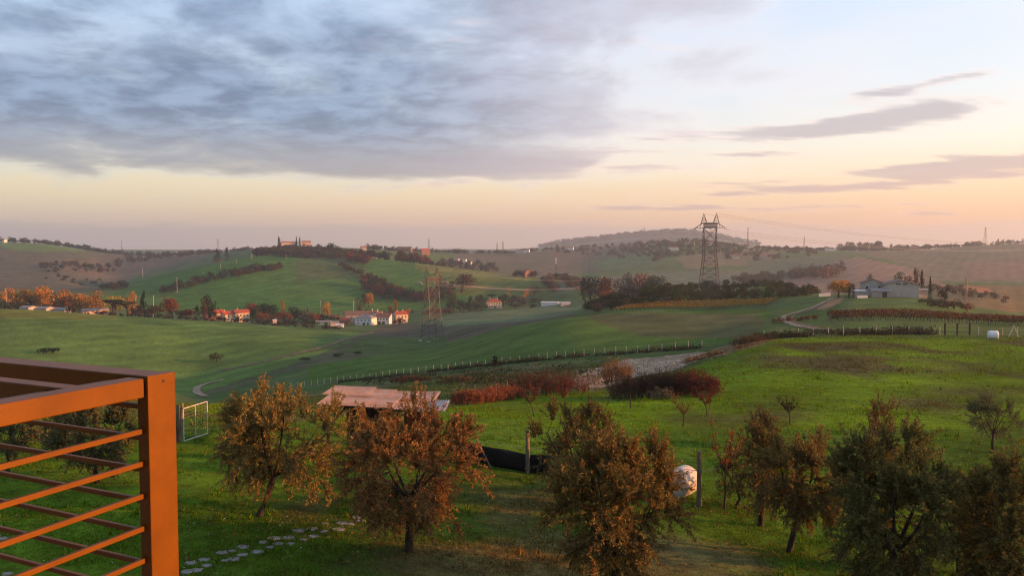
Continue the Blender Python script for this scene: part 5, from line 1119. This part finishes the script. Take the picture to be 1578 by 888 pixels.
# ------------------------------------------------------------------ grass
def grass(name, n, Y0, Y1, seed, bl, label, nb=4, wmul=1.0):
    R = np.random.default_rng(seed); u = R.random(n * 2); Y = np.sqrt(Y0 ** 2 + u * (Y1 ** 2 - Y0 ** 2)); tx = R.uniform(-.74, .74, n * 2); X = tx * Y
    d = fbm(X / 1.3, Y / 1.3, 5, 3); k = R.random(n * 2) < np.clip(.5 + .55 * d, .08, 1); X, Y = X[k][:n], Y[k][:n]; n = len(X)
    c = gcol(X, Y); drk = c[:, 0] > c[:, 1] * .9
    tall = np.clip(.7 + .9 * fbm(X / 2.6, Y / 2.6, 15, 3), .3, 2.2)
    X = np.repeat(X, nb) + R.normal(0, .05, n * nb); Y = np.repeat(Y, nb) + R.normal(0, .05, n * nb); N_ = n * nb
    L = bl * R.uniform(.5, 1.3, N_) * np.repeat(tall, nb); a = R.random(N_) * 6.28; ln_ = R.uniform(.15, .8, N_)
    B = np.stack([X, Y, height(X, Y) - .01], 1); T = B + np.stack([np.cos(a) * ln_ * L, np.sin(a) * ln_ * L, L], 1); wd = bl * .10 * wmul * R.uniform(.7, 1.4, N_)
    a2 = R.random(N_) * 6.28; S = np.stack([np.cos(a2), np.sin(a2), 0 * a2], 1) * wd[:, None]
    V = np.stack([B - S, B + S, T], 1).reshape(-1, 3); Q = np.arange(3 * N_).reshape(-1, 3)
    cc = np.repeat(c, nb, 0) * R.uniform(.55, 1.6, (N_, 1)); st = R.random(N_) < .05; cc[st] = np.array((.26, .19, .08)) * R.uniform(.6, 1.2, (st.sum(), 1))
    o = bpy.data.objects.new(name, fastmesh(name, V, [(Q, 0)], [M_GRASS], False, np.repeat(cc, 3, 0))); link(o); return tag(o, label, 'grass', kind='stuff')
grass('grass', 76000, 13.5, 34, 1, .085, 'short green lawn grass under the olive trees', 4, 1.1)
grass('grass', 54000, 34, 75, 2, .13, 'rough grass of the plot beyond the black netting', 3, 1.3)
grass('grass', 36000, 75, 135, 3, .22, 'grass of the open field at the right', 3, 1.6)

grass('weeds', 2600, 13.5, 60, 8, .24, 'taller tufts and weeds dotted over the lawn and plot', 9, .8)
grass('weeds', 2200, 60, 132, 9, .42, 'coarse tufts dotted over the right field', 7, .8)

# fallen leaves and pale daisies in the lawn
def litter(name, spots, n, sz, cols, label, seed, lift=.02):
    R = np.random.default_rng(seed); P = np.array([(G(px, Y).x, Y, r) for px, Y, r in spots]); k = R.integers(0, len(P), n)
    X = P[k, 0] + R.normal(0, 1, n) * P[k, 2]; Y = P[k, 1] + R.normal(0, 1, n) * P[k, 2] * .8; Y = np.maximum(Y, 13.5)
    C_ = np.stack([X, Y, height(X, Y) + lift + R.random(n) * .03], 1); nn = unit(n, R) * .5 + [0, 0, 1.0]; nn /= np.linalg.norm(nn, axis=1)[:, None]
    d = unit(n, R); d -= nn * (d * nn).sum(1)[:, None]; d /= np.linalg.norm(d, axis=1)[:, None]; s = R.uniform(.7, 1.4, n) * sz
    V, Q = leaf_quads(C_, d, nn, s, s * .6); cc = np.array(cols)[R.integers(0, len(cols), n)] * R.uniform(.6, 1.3, (n, 1))
    o = bpy.data.objects.new(name, fastmesh(name, V, [(Q, 0)], [M_GRASS], False, np.repeat(cc, 4, 0))); link(o); return tag(o, label, 'leaves', kind='stuff')
litter('fallen_leaves', [(400, 23, 1.6), (630, 20.6, 1.5), (955, 17.6, 1.4), (890, 26, 1.5), (1216, 22, 1.4), (1375, 17.8, 1.6), (1116, 26.6, 1.0), (150, 26, 1.5), (800, 19, 3.0)], 5200, .07, [(.22, .10, .03), (.15, .08, .03), (.26, .17, .06)], 'fallen brown leaves lying under the near trees', 71)
litter('daisies', [(500, 24, 2.2), (380, 20, 2.0), (800, 24, 2.5), (1000, 30, 3.0), (820, 40, 4.0), (240, 22, 2.0)], 420, .045, [(.6, .6, .55), (.5, .52, .4)], 'tiny white flowers dotted in the lawn', 72, .06)

# ------------------------------------------------------------------ shed under corrugated sheets
def corrugated(name, c0, u, v, m, parent, nu=24, amp=.022):
    """sheet from corner c0 spanned by u (across the ribs) and v (along them)"""
    c0, u, v = Vector(c0), Vector(u), Vector(v); n = u.cross(v).normalized(); V = []; k = nu * 4
    for j in (0, .5, 1):
        for i in range(k + 1):
            t = i / k; V.append(tuple(c0 + u * t + v * j + n * (amp * sin(t * nu * 2 * pi))))
    w1 = k + 1; Fc = [(j * w1 + i, j * w1 + i + 1, (j + 1) * w1 + i + 1, (j + 1) * w1 + i) for j in range(2) for i in range(k)]
    b = MB(); b.add(V, Fc); o = b.build(name, m, parent, True); so = o.modifiers.new('thickness', 'SOLIDIFY'); so.thickness = .006; return o
M_CORR = mat('weathered corrugated sheet', (.58, .40, .30), .75, 0.0, var=.45, scale=2.6, spec=.25, col2=(.42, .21, .12)); M_CORG = mat('grey corrugated sheet', (.36, .36, .38), .65, 0.1, var=.3, scale=2)
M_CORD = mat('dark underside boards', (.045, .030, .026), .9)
shY = 31.0; sx0, sx1 = G(497, shY).x, G(664, shY).x; gz0 = gz(-6, shY)
def z_at(py, Y): return PT(600, py, Y).z
sh = empty('field_shed', (sx0, shY, gz0), 0, 'low open shed roofed with loose corrugated sheets behind the olive trees', 'shed'); S0 = Vector((sx0, shY, gz0))
zf, zk = z_at(628, shY) - gz0, z_at(603, shY + 4.2) - gz0        # heights of the front and back roof edges
Wd = sx1 - sx0; D_ = 4.2
def rz(x, y): return zf + (zk - zf) * y / D_ + .16 - .34 * x / Wd
for i, (x, y) in enumerate(((.2, .2), (Wd * .36, .2), (Wd * .70, .2), (Wd - .25, .25), (.2, D_ - .2), (Wd * .5, D_ - .2), (Wd - .3, D_ - .3))):
    zg = gz(S0.x + x, S0.y + y) - gz0; MB().bar((x, y, zg - .3), (x, y, rz(x, y) - .12), .12).build('post', M_DARKP, sh)
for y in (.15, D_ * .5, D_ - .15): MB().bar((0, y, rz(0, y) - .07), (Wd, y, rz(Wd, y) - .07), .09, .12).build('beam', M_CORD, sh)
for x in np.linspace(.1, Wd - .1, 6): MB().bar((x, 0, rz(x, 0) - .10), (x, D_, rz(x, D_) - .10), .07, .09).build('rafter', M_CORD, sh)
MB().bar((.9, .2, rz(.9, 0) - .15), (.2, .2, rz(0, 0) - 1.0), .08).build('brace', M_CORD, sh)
SHT = random.Random(4)
for j, (y0, y1) in enumerate(((-.25, 2.1), (1.85, D_ + .15))):
    x = -.15 - .3 * j; k = 0
    while x < Wd - .4:
        wx = SHT.uniform(.85, 1.05); dz = SHT.uniform(.0, .02) + .012 * (k % 2) + .02 * j; sk = SHT.uniform(-.10, .10)
        corrugated('roof_sheet', (x, y0 + sk, rz(x, y0) + dz), (wx + .08, SHT.uniform(-.06, .06), SHT.uniform(-.06, .015)), (SHT.uniform(-.05, .05), y1 - y0 + SHT.uniform(-.2, .2), rz(x, y1) - rz(x, y0) + SHT.uniform(-.02, .03)), M_CORR if x < Wd * .84 - .6 * (1 - j) else M_CORG, sh, 11)
        x += wx; k += 1
M_BACK = mat('rusty back wall sheet', (.16, .055, .03), .8, var=.4)
corrugated('wall_sheet', (Wd * .62, D_ - .05, gz(S0.x + Wd * .6, S0.y + D_) - gz0 - .1), (Wd * .36, 0, 0), (0, 0, zk - .15 - (gz(S0.x + Wd * .6, S0.y + D_) - gz0)), M_BACK, sh, 20)
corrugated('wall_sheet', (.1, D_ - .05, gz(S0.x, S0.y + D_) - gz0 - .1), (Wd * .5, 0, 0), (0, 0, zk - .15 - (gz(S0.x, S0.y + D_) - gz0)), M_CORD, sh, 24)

# ------------------------------------------------------------------ netting fence with timber posts
M_NET = mat('black shade netting', (.014, .014, .015), .85, var=.4, scale=6, spec=.2)
na, nb_ = G(705, 33.0), G(848, 31.0); nt_root = empty('netting_fence', na, 0, 'sagging black netting stretched between timber posts by the olive trees', 'fence')
n = 40; V = []
for i in range(n + 1):
    t = i / n; x = na.x + (nb_.x - na.x) * t; y = na.y + (nb_.y - na.y) * t + .10 * sin(t * 9) + .05 * sin(t * 23); z = gz(x, y); hh = (.80 - .06 * sin(pi * ((t * 2.0) % 1)))
    for j in range(4): V.append((x - na.x, y - na.y + .05 * sin(j * 2 + t * 14), z - na.z + hh * j / 3))
b = MB(); b.add(V, [(i * 4 + j, (i + 1) * 4 + j, (i + 1) * 4 + j + 1, i * 4 + j + 1) for i in range(n) for j in range(3)]); o = b.build('netting', M_NET, nt_root, True)
so = o.modifiers.new('thickness', 'SOLIDIFY'); so.thickness = .01
for px, Y, tp in ((705, 33.0, 690), (848, 31.0, 668)):
    p = G(px, Y); MB().bar(p - na + Vector((0, 0, -.2)), p - na + Vector((.02, 0, 1.15)), .07).build('post', M_WOODP, nt_root)
p = G(738, 32.0); MB().bar(p - na + Vector((.5, -.2, -.05)), p - na + Vector((-.1, .3, 1.0)), .05).build('brace', M_WOODP, nt_root)
MB().bar(Vector((0, 0, .86)), nb_ - na + Vector((0, 0, 1.0)), .012).build('wire', M_WIRE, nt_root)
def stake(px, Y, tp, wdt, label, m=M_WOODP, lean=(0, 0), name='timber_post', group=None):
    g = G(px, Y); h = PT(px, tp, Y).z - g.z; o = MB().tube([(0, 0, -.25), (lean[0] * .5, lean[1] * .5, h * .5), (lean[0], lean[1], h)], [wdt * .56, wdt * .54, wdt * .5], 8).build(name, m); o.location = g; return tag(o, label, 'post', group)
stake(813, 31.2, 664, .15, 'orange-lit timber post at the black netting'); stake(1077, 26.8, 696, .16, 'grey timber post right of the near round bale')
for px, Y, tp, ln_, lab in ((765, 66, 592, (-.05, 0), 'short timber stake above the reeds, right one of two'), (733, 66, 594, (-.08, 0), 'short timber stake above the reeds, left one of two'), (783, 70, 586, (-.1, 0), 'thin stake among the left red bushes'), (716, 72, 590, (-.12, 0), 'thin leaning stake left of the reeds'), (972, 56, 607, (-.05, 0), 'thin dark stake at the left end of the dark thicket'), (907, 76, 575, (-.1, 0), 'dark stake in the pale leafless bush'), (1047, 68, 578, (0, 0), 'thin stake rising from the dark thicket'), (1190, 30, 640, (-.1, 0), 'thin dark stake behind the sparse olive')):
    stake(px, Y, tp, .07 if Y > 40 else .05, lab, M_WOODP if px in (765, 733, 783, 716) else M_DARKP, ln_, 'stake')
g = G(763, 100); sc_ = empty('scarecrow_pole', g, 0, 'thin pole with dark tuft standing on the weedy slope', 'pole'); hh = PT(763, 556, 100).z - g.z
MB().tube([(0, 0, -.2), (-.05, 0, hh)], .045, 6).build('pole', M_DARKP, sc_); V, Q = leaf_quads(np.array([0, 0, hh]) + rng.normal(0, 1, (160, 3)) * [.18, .18, .38], unit(160, rng), unit(160, rng), .22, .14); o = bpy.data.objects.new('tuft', fastmesh('tuft', V, [(Q, 0)], [M_LEAF])); link(o, sc_); o.color = (.016, .018, .014, 1)
# wire along the posts of the plot
w1, w2 = G(1077, 26.8), G(1240, 29.5); o = MB().bar(w1 + Vector((0, 0, 1.25)), w2 + Vector((0, 0, 1.2)), .014).build('fence_wire', M_WIRE); tag(o, 'thin fence wire running right from the grey timber post', 'wire')
o = MB().bar(G(848, 31.0) + Vector((0, 0, .95)), w1 + Vector((0, 0, 1.25)), .014).build('fence_wire', M_WIRE); tag(o, 'thin fence wire running left from the grey timber post', 'wire')

# ------------------------------------------------------------------ round bales
def bale(loc, r, L, yaw, m, label):
    root = empty('round_bale', loc, yaw, label, 'bale'); b = MB(); n = 40; prof = [(-L / 2, r * .0), (-L / 2 - .015, r * .5), (-L / 2, r * .90), (-L / 2 + .06, r * .985), (-L / 4, r), (0, r * .992), (L / 4, r), (L / 2 - .06, r * .985), (L / 2, r * .90), (L / 2 + .015, r * .5), (L / 2, 0)]
    R = random.Random(int(L * 100)); V = []
    for k in range(n):
        a = 2 * pi * k / n
        for x, q in prof:
            qq = q * (1 + .012 * sin(5 * a + x * 3) + R.uniform(-.002, .002)); z = qq * sin(a); V.append((x, qq * cos(a), r * .97 + max(z, -r * .93)))
    w_ = len(prof); b.add(V, [(k * w_ + j, ((k + 1) % n) * w_ + j, ((k + 1) % n) * w_ + j + 1, k * w_ + j + 1) for k in range(n) for j in range(w_ - 1)]); b.build('wrap', m, root, True)
    return root
def wrapmat(n, c, c2): return mat(n, c, .55, var=.2, scale=5, bump=.5, bscale=14, spec=.4, col2=c2, stretch=(3, 1, 1))
g = G(1050, 28.2); bale((g.x, g.y, g.z), .52, 1.0, RAD(50), wrapmat('net wrapped hay', (.66, .60, .52), (.40, .34, .27)), 'near pale round bale half hidden behind an olive tree')
g = G(1530, 122); bale((g.x, g.y, g.z), .66, 1.35, RAD(-18), wrapmat('white bale film', (.80, .80, .80), (.66, .66, .66)), 'white wrapped bale at the far edge of the right field')

# ------------------------------------------------------------------ metal gate with timber posts
g = G(276, 32.5); gt = empty('metal_gate', g, 0, 'half-open whitish tube gate hung on leaning timber posts', 'gate'); B = Vector(g)
gtm = mat('worn white gate paint', (.52, .49, .46), .6, .1, var=.3, scale=8)
for k, (px, dy_, ln_) in enumerate(((268, 0, -.10), (275, .1, .04), (281, .0, .10))):
    p = G(px, 32.5 + dy_) - B; MB().tube([p + Vector((-ln_, 0, -.2)), p + Vector((ln_ * .3, 0, 1.45 + .1 * k))], [.07, .06], 7).build('post', M_WOODP, gt)
p0 = G(283.5, 32.4) - B; p1_ = p0 + Vector((.62, .95, -.02)); zz0, zz1 = .06, 1.42
fr = MB()
for a, c in ((p0 + Vector((0, 0, zz0)), p0 + Vector((0, 0, zz1))), (p1_ + Vector((0, 0, zz0 + .12)), p1_ + Vector((0, 0, zz1 + .14))), (p0 + Vector((0, 0, zz0)), p1_ + Vector((0, 0, zz0 + .12))), (p0 + Vector((0, 0, zz1)), p1_ + Vector((0, 0, zz1 + .14)))): fr.tube([a, c], .024, 8)
fr.build('frame', gtm, gt); md = (p0 + p1_) / 2; MB().tube([md + Vector((0, 0, zz0 + .06)), md + Vector((0, 0, zz1 + .07))], .015, 6).build('upright', gtm, gt)
ms = MB()
for q in np.linspace(.1, .9, 7): ms.bar(p0.lerp(p1_, q) + Vector((0, 0, zz0 + .1)), p0.lerp(p1_, q) + Vector((0, 0, zz1)), .004)
for q in np.linspace(.2, 1.3, 9): ms.bar(p0 + Vector((0, 0, q)), p1_ + Vector((0, 0, q + .12)), .004)
ms.build('mesh', M_WIRE, gt)

# ------------------------------------------------------------------ stepping stones
M_STONE = mat('pale stepping slab', (.30, .285, .26), .9, var=.35, scale=4, bump=.5, spec=.15)
path = bpy.data.objects.new('stepping_stone_path', None); COL.objects.link(path); path.location = (0, 0, 0); tag(path, 'double line of pale stepping slabs across the lawn', 'path', kind='structure')
ST = random.Random(9); stones = []
for (x0, y0), (x1, y1), n in (((288, 884), (556, 806), 16), ((296, 868), (548, 800), 13)):
    for k in range(n):
        t = k / (n - 1); stones.append((x0 + (x1 - x0) * t + ST.uniform(-5, 5), y0 + (y1 - y0) * t + ST.uniform(-3, 3)))
stones += [(4, 832), (12, 886), (-6, 828)]
for sx, sy in stones:
    p = HIT(sx, sy, 12, 60); m = MB(); k = 5; r = ST.uniform(.075, .14); a0 = ST.random() * 6; V = []
    for z in (-.06, .022):
        for q in range(k): rr = r * ST.uniform(.85, 1.15); V.append((rr * 1.5 * cos(a0 + 2 * pi * q / k), rr * sin(a0 + 2 * pi * q / k), z))
    m.add(V, [tuple(range(k, 2 * k))] + [(q, (q + 1) % k, k + (q + 1) % k, k + q) for q in range(k)]); o = m.build('stepping_stone', M_STONE, path); o.location = (p.x, p.y, p.z + .010); o.rotation_euler = (ST.uniform(-.04, .04), ST.uniform(-.04, .04), 0)

# ------------------------------------------------------------------ railing frame at the lower left
Ad = Vector((.405, .914, 0)); Bd = Vector((-.906, .424, 0)); rot = Matrix((Ad, Bd.cross(Vector((0, 0, 1))) * -1, Vector((0, 0, 1))))
PY = 2.2
tr_ = PT(270, 573, PY); tl_ = PT(232.5, 577, PY)          # top of the lit face of the post: far and near corners
ztop = tr_.z; pfar = Vector((tr_.x, tr_.y, ztop))
PWD = .094; PTH = .042                                      # post depth along Ad, thickness along Bd
rl = empty('steel_railing', (pfar.x, pfar.y, 6.45), 0, 'brown painted steel railing frame with horizontal bars at the lower left', 'railing'); RB_ = Vector((pfar.x, pfar.y, 6.45))
def obar(name, c, la, lb, lz, parent=rl, bv=.003, m=M_RAIL):
    """box with its sides along Ad, Bd and up"""
    R3 = Matrix((Ad, Bd, Vector((0, 0, 1)))).transposed(); o = MB().box((0, 0, 0), (la, lb, lz), R3).build(name, m, parent); o.location = Vector(c) - RB_
    return bevel(o, bv) if bv else o
pc = pfar - Ad * PWD / 2 + Bd * PTH / 2
obar('post', (pc.x, pc.y, (6.45 + ztop) / 2), PWD, PTH, ztop - 6.45)
# bolt hole cap in the lit face
hc = pfar - Ad * PWD * .45 + Vector((0, 0, -.020)); hol = MB().tube([hc - Bd * .001 - RB_, hc + Bd * .004 - RB_], .0042, 12).build('bolt_hole', M_CORD, rl)
RH = .052
# front side: from the post back towards the viewer's left
LF, LBk = 2.6, 2.6
gap = .012
fc = pfar - Ad * (PWD + gap + LF / 2) + Bd * .030
obar('top_rail', (fc.x, fc.y, ztop - .004 - RH / 2), LF, .060, RH)
jn = pfar - Ad * (PWD + gap / 2) + Bd * .034; obar('joint', (jn.x, jn.y, ztop - .008 - RH / 2), gap + .002, .044, RH - .01, bv=0, m=M_CORD)
# back side: from the post away to the left
bc = pfar - Ad * .045 + Bd * (PTH + .002 + LBk / 2)
obar('top_rail', (bc.x, bc.y, ztop - .002 - RH / 2), .080, LBk, RH)
# inner cross members of the top frame
for da in (.265, .62, .98):
    c = pfar - Ad * da + Bd * (.062 + LBk / 2); obar('cross_member', (c.x, c.y, ztop - .006 - RH / 2), .048, LBk, RH)
for s0, s1 in ((.088, .239), (.291, .594), (.646, .954), (1.006, 2.4)):
    c = pfar - Ad * (s0 + s1) / 2 + Bd * .128; obar('cross_member', (c.x, c.y, ztop - .018 - RH / 2), s1 - s0, .034, RH)
# bars: front side and back side
for k in range(9):
    z = ztop - .152 - k * .0895
    c = pfar - Ad * (PWD + LF / 2 - .004) + Bd * .026; obar('bar', (c.x, c.y, z), LF, .012, .014, bv=.0015)
for k in range(9):
    z = ztop - .098 - k * .0895
    c = pfar - Ad * .045 + Bd * (PTH + LBk / 2); obar('bar', (c.x, c.y, z), .012, LBk, .014, bv=.0015)
    MB().tube([pfar - Ad * PWD - Ad * .0005 + Bd * .026 + Vector((0, 0, z - .054)) - RB_, pfar - Ad * PWD - Ad * .004 + Bd * .026 + Vector((0, 0, z - .054)) - RB_], .009, 10).build('bolt', M_RAIL, rl)
# the far end post of each side and the unseen terrace house, raised to darken the railing
for c in (pfar - Ad * (PWD + LF + .03) + Bd * .03, pfar - Ad * .045 + Bd * (PTH + LBk + .03)): obar('post', (c.x, c.y, (6.45 + ztop) / 2), .06, .06, ztop - 6.45)
slab = MB(); slab.box((-1.2, -1.4, 6.36), (7.6, 5.6, .17)); slab.box((-2.6, 2.1, 6.36), (3.6, 1.4, .17)); o = slab.build('terrace', M_CONC); tag(o, 'concrete terrace slab carrying the railing', 'terrace', kind='structure')
hb_ = empty('unseen_terrace_house', (-2.0, -7.0, 0), 0, 'unseen house carrying the terrace, raised behind the viewer to shade the railing', 'house'); MB().box((0, 0, 5.0), (13.0, 10.0, 10.4)).build('wall', mat('unseen house wall', (.22, .17, .13), .9), hb_)
rf_ = MB(); rf_.add([(-7.2, -5.7, 10.1), (7.2, -5.7, 10.1), (7.2, 5.7, 10.1), (-7.2, 5.7, 10.1), (-3, 0, 12.4), (3, 0, 12.4)], [(3, 2, 1, 0), (0, 1, 5, 4), (2, 3, 4, 5), (1, 2, 5), (3, 0, 4)]); rf_.build('roof', M_RTERRA, hb_)

# ------------------------------------------------------------------ say which one: number small sets of look-alikes from left to right
ORD = ['leftmost', 'second from left', 'third from left', 'fourth from left', 'fifth from left', 'sixth from left', 'seventh from left', 'eighth from left', 'ninth from left']
sets = {}
for o in COL.objects:
    if o.parent is None and o.get('label') and o.get('category') and not o.get('kind'): sets.setdefault(o['label'], []).append(o)
for lab, L in sets.items():
    if 2 <= len(L) <= 9:
        L.sort(key=lambda o: o.location.x / max(o.location.y, 1))
        for k, o in enumerate(L):
            if 'cable' in lab: continue
            nm = ORD[k] if k < len(L) - 1 else 'rightmost'
            t = nm + ', ' + lab
            if len(t.split()) <= 16: o['label'] = t
